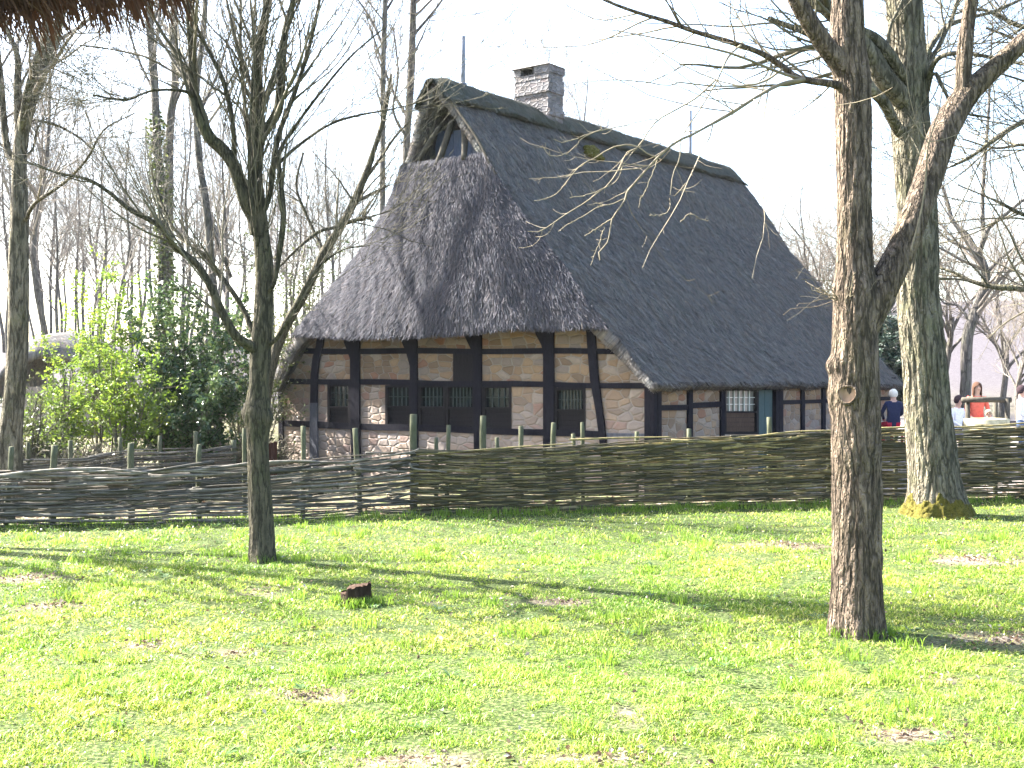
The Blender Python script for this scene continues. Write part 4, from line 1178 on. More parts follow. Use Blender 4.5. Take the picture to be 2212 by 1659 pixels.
# sawn branch scar
b = MB(); pc = at(1831, 852, Y1-0.135); nd = unit(np.array([-0.45, -0.88, 0.12]))
th = np.arange(28)/28*2*np.pi; e1 = unit(np.cross(nd, [0, 0, 1])); e2 = np.cross(e1, nd)
rg_ = 1+0.05*np.sin(3*th)
def disc(r_, o_): return pc + nd*o_ + (e1*np.cos(th)[:, None]*(rg_*r_)[:, None]) + (e2*np.sin(th)[:, None]*(rg_*r_)[:, None])
b.grid(np.array([disc(.085, -.06), disc(.068, -.005), disc(.062, .012), disc(.052, .010)]), wrap=True, m=0); b.grid(np.array([disc(.052, .010), disc(.048, -.004), disc(.001, -.002)]), wrap=True, m=1)
b.build('branch_stub', [M['bark_near'], M['cutwood']], t1)
limbs1 = {
 'a': [(1862, 720, 60, Y1), (1888, 655, 72, Y1), (1918, 600, 66, Y1), (1945, 545, 60, Y1+.02), (1975, 470, 58, Y1+.05), (2004, 390, 58, Y1+.1), (2036, 290, 60, Y1+.15), (2075, 222, 54, Y1+.2), (2115, 178, 46, Y1+.2), (2162, 135, 40, Y1+.2), (2215, 85, 36, Y1+.2), (2300, 10, 30, Y1+.2), (2420, -120, 22, Y1+.2), (2520, -300, 12, Y1+.2)],
 'a2': [(2074, 235, 40, Y1+.2), (2080, 180, 33, Y1+.2), (2083, 130, 34, Y1+.2), (2088, 70, 30, Y1+.2), (2098, 0, 28, Y1+.2), (2112, -120, 24, Y1+.2), (2130, -330, 14, Y1+.2)],
 'b': [(1850, 215, 50, Y1), (1822, 150, 46, Y1-.03), (1780, 94, 40, Y1-.08), (1738, 30, 37, Y1-.12), (1710, -20, 34, Y1-.15), (1650, -140, 28, Y1-.2), (1560, -330, 16, Y1-.3)],
 'c': [(1815, 186, 22, Y1-.02), (1797, 181, 17, Y1-.08), (1725, 169, 15, Y1-.1), (1693, 146, 14, Y1-.12), (1650, 118, 12, Y1-.15), (1590, 95, 11, Y1-.2), (1500, 68, 9.5, Y1-.25), (1440, 46, 8.5, Y1-.3), (1380, 28, 7.5, Y1-.35), (1310, 2, 6, Y1-.4), (1230, -36, 4, Y1-.45)],
 'd': [(1740, 171, 10, Y1-.1), (1690, 181, 8, Y1-.2), (1640, 206, 7, Y1-.28), (1585, 240, 6.5, Y1-.36), (1540, 266, 6, Y1-.44), (1493, 292, 5.4, Y1-.5), (1462, 306, 5, Y1-.5), (1420, 341, 4.6, Y1-.5), (1373, 393, 4.2, Y1-.5), (1354, 416, 4, Y1-.5), (1350, 432, 3.8, Y1-.5), (1322, 473, 3.4, Y1-.5), (1319, 489, 3, Y1-.5), (1312, 524, 2.6, Y1-.5), (1294, 545, 2.2, Y1-.5), (1296, 562, 1.8, Y1-.5)],
}
lim1P = {}
for k_, rows in limbs1.items():
    big = k_ in ('a', 'a2', 'b')
    mb = MB(); c = trunk_mesh(mb, pxpath(rows), 40 if big else 12, 0.03 if big else 0.05, 0.006 if big else 0.001, 26, 0.06, 7, 0.0)
    mb.build('limb', M['bark_near'] if (big or k_ == 'c') else M['twig_near'], t1); lim1P[k_] = c
rg = np.random.default_rng(101)
mb = MB()
hang = [[(1547, 173, 4.5, 7.3), (1500, 213, 4, 7.25), (1422, 259, 3.6, 7.2), (1394, 292, 3.4, 7.2), (1380, 318, 3, 7.2), (1352, 332, 2.8, 7.2), (1335, 370, 2.6, 7.2), (1302, 409, 2.4, 7.2), (1256, 442, 2.2, 7.2), (1209, 473, 2, 7.2), (1172, 498, 1.8, 7.2), (1140, 500, 1.5, 7.2)],
        [(1600, 97, 5, 7.4), (1570, 130, 4.6, 7.3), (1547, 177, 3.6, 7.25), (1518, 225, 3.2, 7.2), (1490, 266, 3, 7.2), (1472, 297, 2.8, 7.2), (1468, 341, 2.5, 7.2), (1455, 376, 2.2, 7.2), (1448, 428, 2, 7.2), (1470, 412, 1.8, 7.2), (1482, 396, 1.5, 7.2)],
        [(1420, 340, 3.2, 7.2), (1395, 330, 3, 7.2), (1373, 313, 3, 7.2), (1329, 316, 2.8, 7.2), (1310, 326, 2.6, 7.2), (1275, 346, 2.4, 7.2), (1251, 360, 2.2, 7.2), (1223, 395, 2, 7.2), (1200, 420, 1.8, 7.2), (1175, 430, 1.6, 7.2), (1153, 434, 1.4, 7.2)],
        [(1422, 259, 2.6, 7.2), (1400, 259, 2.4, 7.2), (1360, 268, 2.4, 7.2), (1320, 276, 2.2, 7.2), (1270, 290, 2, 7.2), (1240, 301, 1.8, 7.2), (1215, 307, 1.6, 7.2), (1195, 300, 1.4, 7.2)],
        [(1300, 280, 2, 7.2), (1262, 295, 2, 7.2), (1248, 310, 1.8, 7.2), (1225, 330, 1.6, 7.2), (1190, 337, 1.5, 7.2), (1174, 318, 1.3, 7.2)],
        [(1322, 473, 2.6, 7.2), (1300, 486, 2.2, 7.2), (1284, 496, 2, 7.2), (1262, 510, 1.6, 7.2)], [(1306, 490, 2, 7.2), (1293, 530, 1.8, 7.2), (1283, 552, 1.6, 7.2), (1276, 575, 1.4, 7.2)],
        [(1375, 320, 2.2, 7.2), (1350, 350, 2, 7.2), (1330, 390, 1.9, 7.2), (1280, 418, 1.8, 7.2), (1230, 428, 1.5, 7.2)], [(1352, 428, 2.4, 7.2), (1325, 440, 2.2, 7.2), (1300, 444, 2, 7.2), (1268, 462, 1.8, 7.2), (1235, 480, 1.6, 7.2), (1205, 500, 1.4, 7.2)],
        [(1420, 345, 2.2, 7.2), (1408, 380, 2, 7.2), (1390, 420, 1.8, 7.2), (1382, 432, 1.5, 7.2), (1380, 450, 1.3, 7.2)],
        [(1448, 428, 1.8, 7.2), (1446, 452, 1.6, 7.2), (1428, 464, 1.5, 7.2), (1402, 466, 1.2, 7.2)], [(1470, 480, 1.8, 7.25), (1490, 462, 1.8, 7.25), (1515, 474, 1.5, 7.25), (1530, 478, 1.3, 7.25)],
        [(1690, 150, 6, 7.5), (1640, 180, 5, 7.4), (1560, 187, 4, 7.3), (1470, 178, 3.4, 7.2), (1440, 184, 3, 7.2), (1340, 172, 2.4, 7.2), (1250, 180, 1.8, 7.2), (1215, 190, 1.3, 7.2)]]
HP = []
for rows in hang:
    c = resample(catmull(pxpath(rows), .03), 26)
    c[:, :3] += 0.006*np.stack([fbm(np.column_stack([np.arange(26)*0.7, 0*np.arange(26)+len(HP)*3.3, 0*np.arange(26)+j]), 5, 2) for j in range(3)], -1)
    mb.tubes(c[:, :3], c[:, 3], 5, rnd=[.8], cap=False); HP.append(c)
HP = np.array(HP)
P2, R2 = grow(rg, HP[:, :, :3], HP[:, :, 3], per=7, urange=(.25, .98), ang=(.5, 1.2), lenf=(.08, .30), k=8, rf=(.55, .8), wig=.16, up=.10, rmin=.0014)
mb.tubes(P2, R2, 4, rnd=.6+.4*rg.random(len(P2)), cap=False)
P3, R3 = grow(rg, P2, R2, per=3, urange=(.2, 1), ang=(.6, 1.3), lenf=(.025, .07), k=4, rf=(.7, .9), wig=.12, up=.25, rmin=.0013)
mb.tubes(P3, R3, 3, rnd=.6+.4*rg.random(len(P3)), cap=False)
lc = np.array([resample(lim1P[k_], 30) for k_ in ('c', 'd')])
P2, R2 = grow(rg, lc[:, :, :3], lc[:, :, 3], per=16, urange=(.12, .9), ang=(.5, 1.1), lenf=(.25, .8), k=10, rf=(.35, .55), wig=.10, up=.05, rmin=.0016)
mb.tubes(P2, R2, 4, rnd=rg.random(len(P2)), cap=False)
P3, R3 = grow(rg, P2, R2, per=5, urange=(.2, 1), ang=(.5, 1.1), lenf=(.06, .22), k=6, rf=(.6, .8), wig=.12, up=.10, rmin=.0013)
mb.tubes(P3, R3, 3, rnd=rg.random(len(P3)), cap=False)
# crown above the frame (casts the lawn's dappled shade) and upper twigs
top = np.array([resample(lim1P[k_], 20) for k_ in ('a', 'a2', 'b')] + [resample(c1[int(len(c1)*.62):], 20)])
lv = [dict(per=9, urange=(.45, 1), ang=(.5, 1.0), lenf=(.8, 1.9), k=9, rf=(.35, .55), wig=.10, up=.05, rmin=.004),
      dict(per=7, urange=(.2, 1), ang=(.5, 1.0), lenf=(.35, .9), k=8, rf=(.4, .6), wig=.10, up=.04, rmin=.0025),
      dict(per=5, urange=(.2, 1), ang=(.5, 1.0), lenf=(.12, .4), k=6, rf=(.5, .7), wig=.12, up=.05, rmin=.0016)]
twig_levels(mb, rg, top[:, :, :3], top[:, :, 3], lv)
# epicormic twigs round the fork and on the big limb
ep = []
for (x, y), (x2, y2), n in (((1805, 640), (1740, 610), 11), ((1808, 650), (1755, 655), 8), ((1830, 640), (1850, 600), 6)):
    for j in range(n):
        a = at(x+4*rg.standard_normal(), y+8*rg.standard_normal(), Y1-.12); e = at(x2+28*rg.standard_normal(), y2+26*rg.standard_normal(), Y1-.2+.1*rg.standard_normal())
        kk = np.linspace(0, 1, 7)[:, None]; ep.append(a*(1-kk)+e*kk+0.012*rg.standard_normal((7, 3))*kk)
ep = np.array(ep); mb.tubes(ep, np.tile(np.linspace(.0028, .0014, 7), (len(ep), 1)), 4, rnd=rg.random(len(ep)), cap=False)
P3, R3 = grow(rg, ep, np.full(ep.shape[:2], .002), per=4, urange=(.3, 1), ang=(.5, 1.2), lenf=(.03, .10), k=5, rf=(.7, .9), wig=.15, up=.05, rmin=.0013)
mb.tubes(P3, R3, 3, rnd=rg.random(len(P3)), cap=False)
for rows in ([(1968, 540, 5, 7.5), (1990, 455, 5, 7.5), (2000, 380, 4.5, 7.5), (2006, 310, 4, 7.45), (2030, 230, 3, 7.45), (2045, 120, 2.4, 7.45), (2060, 20, 2, 7.45)], [(2006, 310, 3, 7.45), (1985, 280, 2.6, 7.45), (1966, 250, 2, 7.45)],
             [(2008, 306, 3, 7.45), (2035, 302, 2.4, 7.45), (2075, 288, 2, 7.45)], [(2002, 340, 2, 7.45), (1985, 335, 2, 7.45), (1978, 325, 1.6, 7.45)], [(1985, 290, 1.8, 7.45), (1960, 180, 2.2, 7.45), (1962, 110, 1.5, 7.45)],
             [(1995, 275, 1.8, 7.45), (1950, 290, 1.6, 7.45), (1935, 310, 1.4, 7.45)], [(2010, 262, 1.8, 7.45), (1965, 270, 1.6, 7.45), (1940, 285, 1.4, 7.45)]):
    c = resample(catmull(pxpath(rows), .04), 18); mb.tubes(c[:, :3], c[:, 3]*.85, 5, rnd=[.55], cap=False)
mb.build('twigs', M['twig_near'], t1)

# --- second tree on the right, mossy foot
Y2 = EYE*F/(1112-HY)
t2 = thing('tree', 'thick ridged tree by the fence with a mossy flared foot', 'tree', (float((2025-CX)/F*Y2), Y2, 0.0))
mb = MB()
trunk2 = [(2026, 1122, 140, Y2), (2025, 1100, 128, Y2), (2021, 1060, 110, Y2), (2015, 1000, 101, Y2), (2007, 917, 96, Y2), (1998, 792, 90, Y2), (1988, 690, 87, Y2), (1982, 605, 85, Y2), (1980, 437, 81, Y2), (1968, 281, 78, Y2), (1960, 94, 72, Y2), (1952, 0, 72, Y2), (1940, -200, 62, Y2), (1928, -520, 42, Y2), (1920, -900, 20, Y2)]
c2 = trunk_mesh(mb, pxpath(trunk2), 120, 0.03, 0.024, 17.0, 0.04, 12, 0.22)
mb.build('trunk', M['bark_oak'], t2)
mb = MB()
def moss_mod(rr, th, LL):
    P = np.stack([np.cos(th)[None]*6+0*LL, np.sin(th)[None]*6+0*LL, LL*14], -1)
    lim = 0.10 + 0.20*smooth(0.5+0.55*np.cos(th+0.9))[None] + 0.10*fbm(P*[.8, .8, 0], 3, 2)
    lump = 0.016*fbm(P*3.0, 5, 2)
    return rr + np.where(LL < lim, 0.010 + lump, -0.04)
trunk_mesh(mb, pxpath([(x, y, w, Y) for x, y, w, Y in trunk2[:6]]), 200, 0.012, 0.024, 17.0, 0.04, 12, 0.22, mod=moss_mod)
mb.build('moss', M['moss'], t2)
limbs2 = [[(1968, 262, 52, Y2), (1955, 222, 46, Y2-.1), (1912, 172, 44, Y2-.25), (1881, 122, 42, Y2-.3), (1835, 62, 38, Y2-.4), (1790, 22, 34, Y2-.5), (1745, -25, 30, Y2-.6), (1640, -150, 20, Y2-.8)],
          [(1960, 300, 26, Y2), (1937, 275, 24, Y2-.2), (1912, 225, 23, Y2-.4), (1884, 194, 22, Y2-.5), (1845, 140, 18, Y2-.6), (1760, 80, 14, Y2-.8), (1660, 40, 10, Y2-1)],
          [(1962, 200, 32, Y2), (1940, 150, 28, Y2-.2), (1915, 112, 27, Y2-.3), (1895, 88, 24, Y2-.3), (1868, 72, 22, Y2-.4), (1820, 50, 17, Y2-.5), (1740, 0, 12, Y2-.6)],
          [(1990, 160, 18, Y2), (2010, 62+40, 13, Y2+.3), (2043, 60, 11, Y2+.5), (2090, 40, 9, Y2+.8), (2160, 20, 7, Y2+1), (2260, -30, 5, Y2+1.2)],
          [(1992, 190, 16, Y2), (2005, 140, 12, Y2+.2), (2030, 95, 10, Y2+.4), (2060, 30, 8, Y2+.5), (2080, -60, 6, Y2+.6)],
          [(1995, 200, 15, Y2), (2020, 135, 11, Y2-.3), (2060, 115, 9, Y2-.5), (2130, 122, 7, Y2-.7), (2240, 145, 5, Y2-.9)],
          [(1992, 235, 12, Y2), (2015, 160, 9, Y2-.2), (2032, 180, 8, Y2-.3), (2045, 205, 6, Y2-.3), (2070, 240, 5, Y2-.4), (2140, 255, 3, Y2-.4)]]
L2 = []
for rows in limbs2:
    mb = MB(); c = trunk_mesh(mb, pxpath(rows), 24, 0.06, 0.008, 18, 0.05, 5); mb.build('limb', M['bark_oak'], t2); L2.append(resample(c, 24))
mb = MB(); rg = np.random.default_rng(202)
topc = np.array(L2 + [resample(c2[int(len(c2)*.62):], 24)])
lv = [dict(per=10, urange=(.25, 1), ang=(.5, 1.1), lenf=(.8, 2.4), k=10, rf=(.3, .5), wig=.10, up=.04, rmin=.006),
      dict(per=6, urange=(.15, 1), ang=(.5, 1.1), lenf=(.4, 1.2), k=8, rf=(.4, .6), wig=.11, up=.04, rmin=.004),
      dict(per=5, urange=(.2, 1), ang=(.4, 1.0), lenf=(.15, .5), k=6, rf=(.5, .7), wig=.12, up=.04, rmin=.0028)]
twig_levels(mb, rg, topc[:, :, :3], topc[:, :, 3], lv)
mb.build('twigs', M['twig_left'], t2)

# --- left foreground tree
Y3 = EYE*F/(1213-HY)
t3 = thing('tree', 'slender olive-barked tree in the left foreground with knotted trunk and many upright branches', 'tree', (float((566-CX)/F*Y3), Y3, 0.0))
mb = MB()
trunk3 = [(568, 1224, 60, Y3), (567, 1208, 56, Y3), (566, 1150, 52, Y3), (561, 1079, 50, Y3), (557, 971, 44, Y3), (556, 903, 52, Y3), (556, 880, 52, Y3), (559, 828, 40, Y3), (563, 765, 44, Y3), (570, 671, 40, Y3), (571, 578, 37, Y3), (561, 484, 34, Y3), (551, 375, 31, Y3), (558, 281, 30, Y3), (556, 219, 25, Y3), (558, 125, 21, Y3), (578, 0, 17, Y3), (590, -200, 12, Y3), (600, -420, 6, Y3)]
c3 = trunk_mesh(mb, pxpath(trunk3), 72, 0.025, 0.007, 30, 0.06, 22, 0.15, knots=((1.36, math.pi, .03, .06), (1.40, 0.0, .035, .07), (1.28, 2.4, .02, .05)))
mb.build('trunk', M['bark_left'], t3)
limbs3 = [[(553, 505, 30, Y3), (545, 465, 34, Y3), (531, 437, 34, Y3-.03), (506, 359, 33, Y3-.06), (478, 320, 32, Y3-.08), (453, 297, 31, Y3-.1), (430, 250, 28, Y3-.1), (419, 205, 26, Y3-.1), (416, 125, 22, Y3-.1), (409, 31, 19, Y3-.1), (402, -120, 14, Y3-.1), (395, -330, 7, Y3-.1)],
          [(505, 345, 13, Y3-.06), (506, 318, 13, Y3-.1), (500, 250, 12, Y3-.15), (481, 172, 11, Y3-.2), (450, 109, 9, Y3-.25), (425, 55, 7, Y3-.3), (400, -40, 5, Y3-.35)],
          [(563, 300, 20, Y3), (581, 272, 24, Y3+.03), (600, 238, 25, Y3+.05), (606, 190, 24, Y3+.05), (609, 125, 22, Y3+.05), (618, 60, 18, Y3+.05), (634, 0, 15, Y3+.05), (660, -160, 9, Y3+.05)],
          [(563, 770, 30, Y3), (548, 752, 28, Y3-.05), (525, 738, 25, Y3-.1), (506, 721, 23, Y3-.14), (481, 678, 21, Y3-.2), (462, 634, 20, Y3-.24), (431, 578, 18, Y3-.3), (400, 550, 16, Y3-.34), (375, 531, 15, Y3-.38), (344, 487, 13, Y3-.44), (281, 453, 11, Y3-.5), (231, 412, 9.5, Y3-.55), (187, 387, 8, Y3-.6), (120, 372, 5, Y3-.7), (70, 350, 3, Y3-.8)],
          [(561, 735, 18, Y3+.05), (545, 715, 16, Y3+.1), (531, 678, 14, Y3+.15), (509, 640, 13, Y3+.2), (487, 609, 12, Y3+.25), (447, 556, 11, Y3+.35), (420, 535, 9, Y3+.4), (380, 500, 7, Y3+.5), (350, 440, 6, Y3+.6), (330, 380, 4, Y3+.7)],
          [(420, 222, 10, Y3-.1), (406, 200, 8, Y3-.2), (370, 194, 7, Y3-.4), (328, 196, 6, Y3-.5), (300, 206, 5.5, Y3-.6), (269, 216, 5, Y3-.7), (200, 206, 3, Y3-.9)],
          [(417, 205, 9, Y3-.1), (400, 172, 7, Y3), (360, 147, 6, Y3+.1), (312, 122, 5.5, Y3+.2), (237, 106, 4, Y3+.4), (169, 97, 2.5, Y3+.5)],
          [(561, 470, 16, Y3), (582, 420, 15, Y3+.06), (600, 300, 14, Y3+.1), (640, 190, 12, Y3+.15), (668, 100, 10, Y3+.2), (690, 0, 8, Y3+.25), (705, -120, 5, Y3+.3)],
          [(570, 640, 14, Y3), (592, 610, 12, Y3-.1), (604, 540, 14, Y3-.1), (612, 470, 14, Y3-.1), (607, 390, 12, Y3-.1), (604, 330, 10, Y3-.1), (640, 270, 8, Y3-.12), (700, 190, 6, Y3-.2), (760, 120, 4.5, Y3-.3), (830, 60, 3, Y3-.4)],
          [(604, 350, 9, Y3), (650, 310, 7, Y3+.1), (710, 270, 6, Y3+.2), (770, 250, 5, Y3+.3), (850, 235, 3.5, Y3+.4), (930, 215, 2, Y3+.4)],
          [(570, 745, 14, Y3), (594, 735, 11, Y3-.05), (625, 687, 9, Y3-.15), (660, 620, 7, Y3-.2), (687, 578, 6, Y3-.2), (740, 540, 4, Y3-.2), (800, 530, 2.5, Y3-.2)],
          [(556, 420, 14, Y3), (540, 330, 11, Y3+.15), (528, 220, 9, Y3+.2), (520, 110, 8, Y3+.25), (520, -20, 6, Y3+.3), (515, -160, 4, Y3+.3)],
          [(561, 560, 12, Y3), (548, 470, 9, Y3-.15), (538, 380, 8, Y3-.2), (541, 250, 7, Y3-.25), (548, 120, 6, Y3-.25), (540, -20, 5, Y3-.25)]]
L3 = []
for j, rows in enumerate(limbs3):
    rows = [(x, y, w*.84, Y) for x, y, w, Y in rows]
    mb = MB(); c = trunk_mesh(mb, pxpath(rows), 22, 0.05, 0.003, 26, 0.06, 30+j); mb.build('limb', M['bark_left'], t3); L3.append(resample(c, 26))
mb = MB(); rg = np.random.default_rng(303)
src = np.array(L3 + [resample(c3[int(len(c3)*.45):], 26)])
lv = [dict(per=16, urange=(.18, .98), ang=(.30, .80), lenf=(.6, 1.8), k=11, rf=(.28, .48), wig=.075, up=.055, rmin=.0034),
      dict(per=7, urange=(.12, 1), ang=(.35, .9), lenf=(.25, .75), k=8, rf=(.45, .65), wig=.09, up=.04, rmin=.0024),
      dict(per=4, urange=(.15, 1), ang=(.4, 1.0), lenf=(.08, .3), k=5, rf=(.5, .75), wig=.11, up=.03, rmin=.0024)]
twig_levels(mb, rg, src[:, :, :3], src[:, :, 3], lv)
# straight water shoots round the leader
ws = []
for k in range(70):
    i = rg.integers(int(len(c3)*.42), int(len(c3)*.85)); p = c3[i, :3]; an = rg.random()*6.283; L = 0.6+1.2*rg.random()
    kk = np.linspace(0, 1, 9)[:, None]; d_ = np.array([math.cos(an)*.28, math.sin(an)*.28, 1.0])
    ws.append(p + d_*L*kk + np.array([math.cos(an), math.sin(an), 0])*0.12*np.sqrt(kk) + .012*rg.standard_normal((9, 3)))
ws = np.array(ws); mb.tubes(ws, np.tile(np.linspace(.006, .0025, 9), (len(ws), 1)), 5, rnd=.5+.5*rg.random(len(ws)), cap=False)
mb.build('twigs', M['twig_left'], t3)

# --- a custom tree from pixel limbs, farther away
def px_tree(label, trunk, limbs, Y, seed, tmat='bark_far', twmat='twig_far', levels=None, fur=0.012, ivy=None):
    p = at(trunk[0][0], 800, Y)
    r_ = thing('tree', label, 'tree', (p[0], Y, float(gz(p[0], Y))))
    mb = MB(); base = list(trunk[0]); z0 = float(gz(p[0], Y)); yb = HY + (EYE-z0+0.1)/Y*F
    rows = [(x, y, w, Y) for x, y, w in ([(trunk[0][0], yb, trunk[0][2]*1.15)] + list(trunk))]
    c = trunk_mesh(mb, pxpath(rows), 28, 0.12, fur, 12, 0.04, seed, 0.25); mb.build('trunk', M[tmat], r_)
    LL = [resample(c[int(len(c)*.5):], 20)]
    for lrow in limbs:
        mb = MB(); rows = [(x, y, w, Y+dy) for x, y, w, dy in lrow]
        cc = trunk_mesh(mb, pxpath(rows), 14, 0.12, fur*.4, 14, 0.05, seed+3); mb.build('limb', M[tmat], r_); LL.append(resample(cc, 20))
    LL = np.array(LL); mb = MB(); rg = np.random.default_rng(seed)
    k = Y/14.0
    lv = levels or [dict(per=11, urange=(.2, 1), ang=(.4, 1.0), lenf=(1.0, 2.6), k=9, rf=(.3, .5), wig=.09, up=.05, rmin=.005*k),
          dict(per=6, urange=(.15, 1), ang=(.4, 1.0), lenf=(.4, 1.3), k=7, rf=(.4, .6), wig=.10, up=.04, rmin=.0034*k),
          dict(per=4, urange=(.2, 1), ang=(.4, 1.0), lenf=(.2, .6), k=5, rf=(.5, .7), wig=.12, up=.04, rmin=.0026*k)]
    twig_levels(mb, rg, LL[:, :, :3], LL[:, :, 3], lv, (5, 3, 3, 3))
    mb.build('twigs', M[twmat], r_)
    return r_, c
px_tree('tall forked tree at the left edge of the picture', [(22, 960, 50), (28, 890, 44), (38, 760, 42), (40, 600, 42), (42, 437, 34), (41, 359, 30), (48, 290, 28), (62, 230, 26), (82, 180, 23), (104, 120, 21), (126, 55, 19), (150, -60, 15), (175, -260, 8)],
        [[(44, 340, 20, 0), (40, 281, 18, .1), (38, 187, 16, .2), (38, 125, 13, .2), (20, 75, 10, .3), (0, 20, 8, .3), (-40, -80, 5, .3)], [(46, 300, 18, 0), (60, 200, 17, -.3), (80, 130, 15, -.4), (96, 80, 13, -.5), (105, 30, 11, -.5), (110, -80, 7, -.5)],
         [(40, 370, 16, 0), (18, 330, 15, .2), (8, 260, 14, .3), (2, 180, 13, .4), (-10, 60, 10, .5), (-30, -120, 6, .5)], [(50, 300, 9, 0), (62, 262, 7, .3), (90, 262, 6, .4), (130, 274, 5, .6), (175, 300, 4, .7), (205, 330, 3, .8)],
         [(52, 480, 10, 0), (75, 440, 8, -.4), (110, 415, 7, -.6), (150, 385, 6, -.8), (190, 340, 5, -1), (225, 280, 4, -1.1), (290, 245, 3, -1.3)], [(48, 345, 7, 0), (72, 320, 5, .1), (80, 280, 4, .1), (95, 255, 3, .1)]], 17.0, 41, 'bark_oak', 'twig_far')
px_tree('mossy leaning tree close against the left side of the roof', [(560, 960, 24), (585, 800, 22), (612, 715, 20), (654, 641, 19), (701, 544, 19), (740, 484, 17), (766, 432, 16), (794, 367, 13), (806, 328, 11), (830, 250, 9), (845, 160, 6)],
        [[(770, 425, 11, 0), (790, 385, 10, .2), (815, 352, 7, .3), (850, 300, 5, .4), (885, 262, 3, .4)], [(735, 490, 8, 0), (690, 500, 7, -.3), (640, 540, 6, -.5), (600, 580, 4, -.6)], [(762, 440, 8, 0), (810, 415, 6, .2), (840, 400, 4, .3)],
         [(742, 484, 9, 0), (790, 470, 8, -.2), (806, 478, 4, -.3)], [(700, 545, 7, 0), (660, 460, 6, .3), (640, 400, 5, .4), (655, 330, 4, .5)]], 21.5, 43, 'bark_left', 'twig_left', levels=[dict(per=7, urange=(.2, 1), ang=(.4, 1.0), lenf=(.7, 1.8), k=9, rf=(.3, .5), wig=.10, up=.05, rmin=.007), dict(per=5, urange=(.15, 1), ang=(.4, 1.0), lenf=(.3, .9), k=7, rf=(.4, .6), wig=.11, up=.04, rmin=.005), dict(per=4, urange=(.2, 1), ang=(.4, 1.0), lenf=(.15, .45), k=5, rf=(.5, .7), wig=.12, up=.04, rmin=.0036)])
px_tree('bare crooked tree rising beyond the people at the right', [(2085, 900, 24), (2086, 840, 23), (2090, 729, 23), (2105, 680, 22), (2122, 635, 20), (2130, 600, 18), (2124, 570, 17), (2111, 545, 16)],
        [[(2111, 550, 13, 0), (2090, 510, 11, .2), (2059, 479, 9, .4), (2045, 430, 7, .5), (2020, 370, 5, .6), (1990, 330, 3, .6)], [(2113, 550, 12, 0), (2128, 510, 11, -.2), (2137, 490, 10, -.3), (2170, 465, 8, -.5), (2210, 432, 6, -.6), (2270, 390, 4, -.6)],
         [(2126, 520, 10, 0), (2122, 450, 9, .3), (2126, 365, 8, .4), (2135, 250, 6, .5), (2140, 130, 4, .6), (2145, 30, 3, .6)], [(2122, 600, 8, 0), (2160, 560, 6, .3), (2200, 530, 4, .4), (2260, 500, 3, .4)], [(2092, 690, 6, 0), (2070, 660, 5, .2), (2040, 655, 4, .3), (2028, 640, 2.5, .3)]], 27.0, 47, 'bark_far', 'twig_far')
px_tree('tree standing just outside the right edge, its branches reaching in', [(2430, 900, 60), (2425, 600, 52), (2420, 300, 46), (2410, 0, 38), (2400, -300, 24)],
        [[(2422, 660, 24, 0), (2330, 640, 18, .1), (2212, 624, 14, .2), (2150, 620, 12, .3), (2100, 608, 9, .4), (2060, 588, 6, .5), (2023, 578, 4, .6)], [(2420, 200, 22, 0), (2330, 215, 16, -.2), (2212, 262, 12, -.3), (2150, 300, 10, -.4), (2110, 330, 8, -.4), (2065, 355, 5, -.4), (2030, 370, 3, -.4)],
         [(2422, 480, 18, 0), (2300, 480, 12, .2), (2212, 464, 9, .3), (2165, 440, 7, .3), (2120, 420, 4, .4), (2070, 400, 3, .5)], [(2420, 60, 20, 0), (2300, 70, 14, .2), (2200, 55, 10, .3), (2140, 25, 7, .4), (2090, 22, 5, .5), (2040, 40, 3, .5)], [(2420, 340, 18, 0), (2310, 330, 12, .4), (2220, 312, 8, .6), (2150, 320, 5, .7), (2080, 300, 3, .8)],
         [(2424, 300, 14, 0), (2300, 160, 10, .5), (2200, 90, 8, .7), (2130, 60, 5, .8)]], 15.0, 53, 'bark_oak', 'twig_left')
px_tree('spreading bare tree just outside the left edge, shading the lawn', [(-760, 900, 60), (-765, 600, 52), (-750, 300, 44), (-740, -100, 36), (-745, -500, 22)],
        [[(-760, 500, 26, 0), (-700, 250, 22, .3), (-620, 0, 16, .6), (-560, -250, 10, .9)], [(-760, 420, 24, 0), (-840, 150, 20, -.4), (-900, -100, 14, -.8), (-930, -350, 9, -1.1)], [(-748, 250, 22, 0), (-640, 60, 16, -.8), (-540, -60, 11, -1.4), (-450, -120, 7, -1.9)],
         [(-745, 100, 20, 0), (-840, -100, 15, .9), (-900, -300, 10, 1.6)], [(-742, 0, 18, 0), (-660, -220, 13, -.5), (-600, -420, 8, -.9)]], 13.5, 83, 'bark_oak', 'twig_left')
px_tree('slim tree trunk rising beyond the roof slope, left of the gable peak', [(822, 700, 12), (826, 435, 12), (828, 138, 11), (832, 0, 10), (836, -260, 6)], [[(828, 100, 6, 0), (800, 40, 5, .3), (760, -20, 3, .4)], [(830, 30, 6, 0), (870, -40, 4, .3), (900, -120, 3, .4)]], 31.0, 59)
px_tree('grey tree trunk leaning behind the peak of the roof', [(872, 700, 17), (878, 330, 16), (886, 200, 16), (890, 100, 15), (893, 0, 14), (900, -260, 8)], [[(884, 260, 8, 0), (850, 200, 6, .3), (820, 120, 5, .4), (790, 30, 3, .5)], [(890, 80, 7, 0), (940, 20, 5, .3), (990, -50, 3, .3)], [(880, 300, 7, 0), (850, 240, 5, -.3), (860, 160, 4, -.5), (850, 60, 3, -.6)]], 33.0, 61)
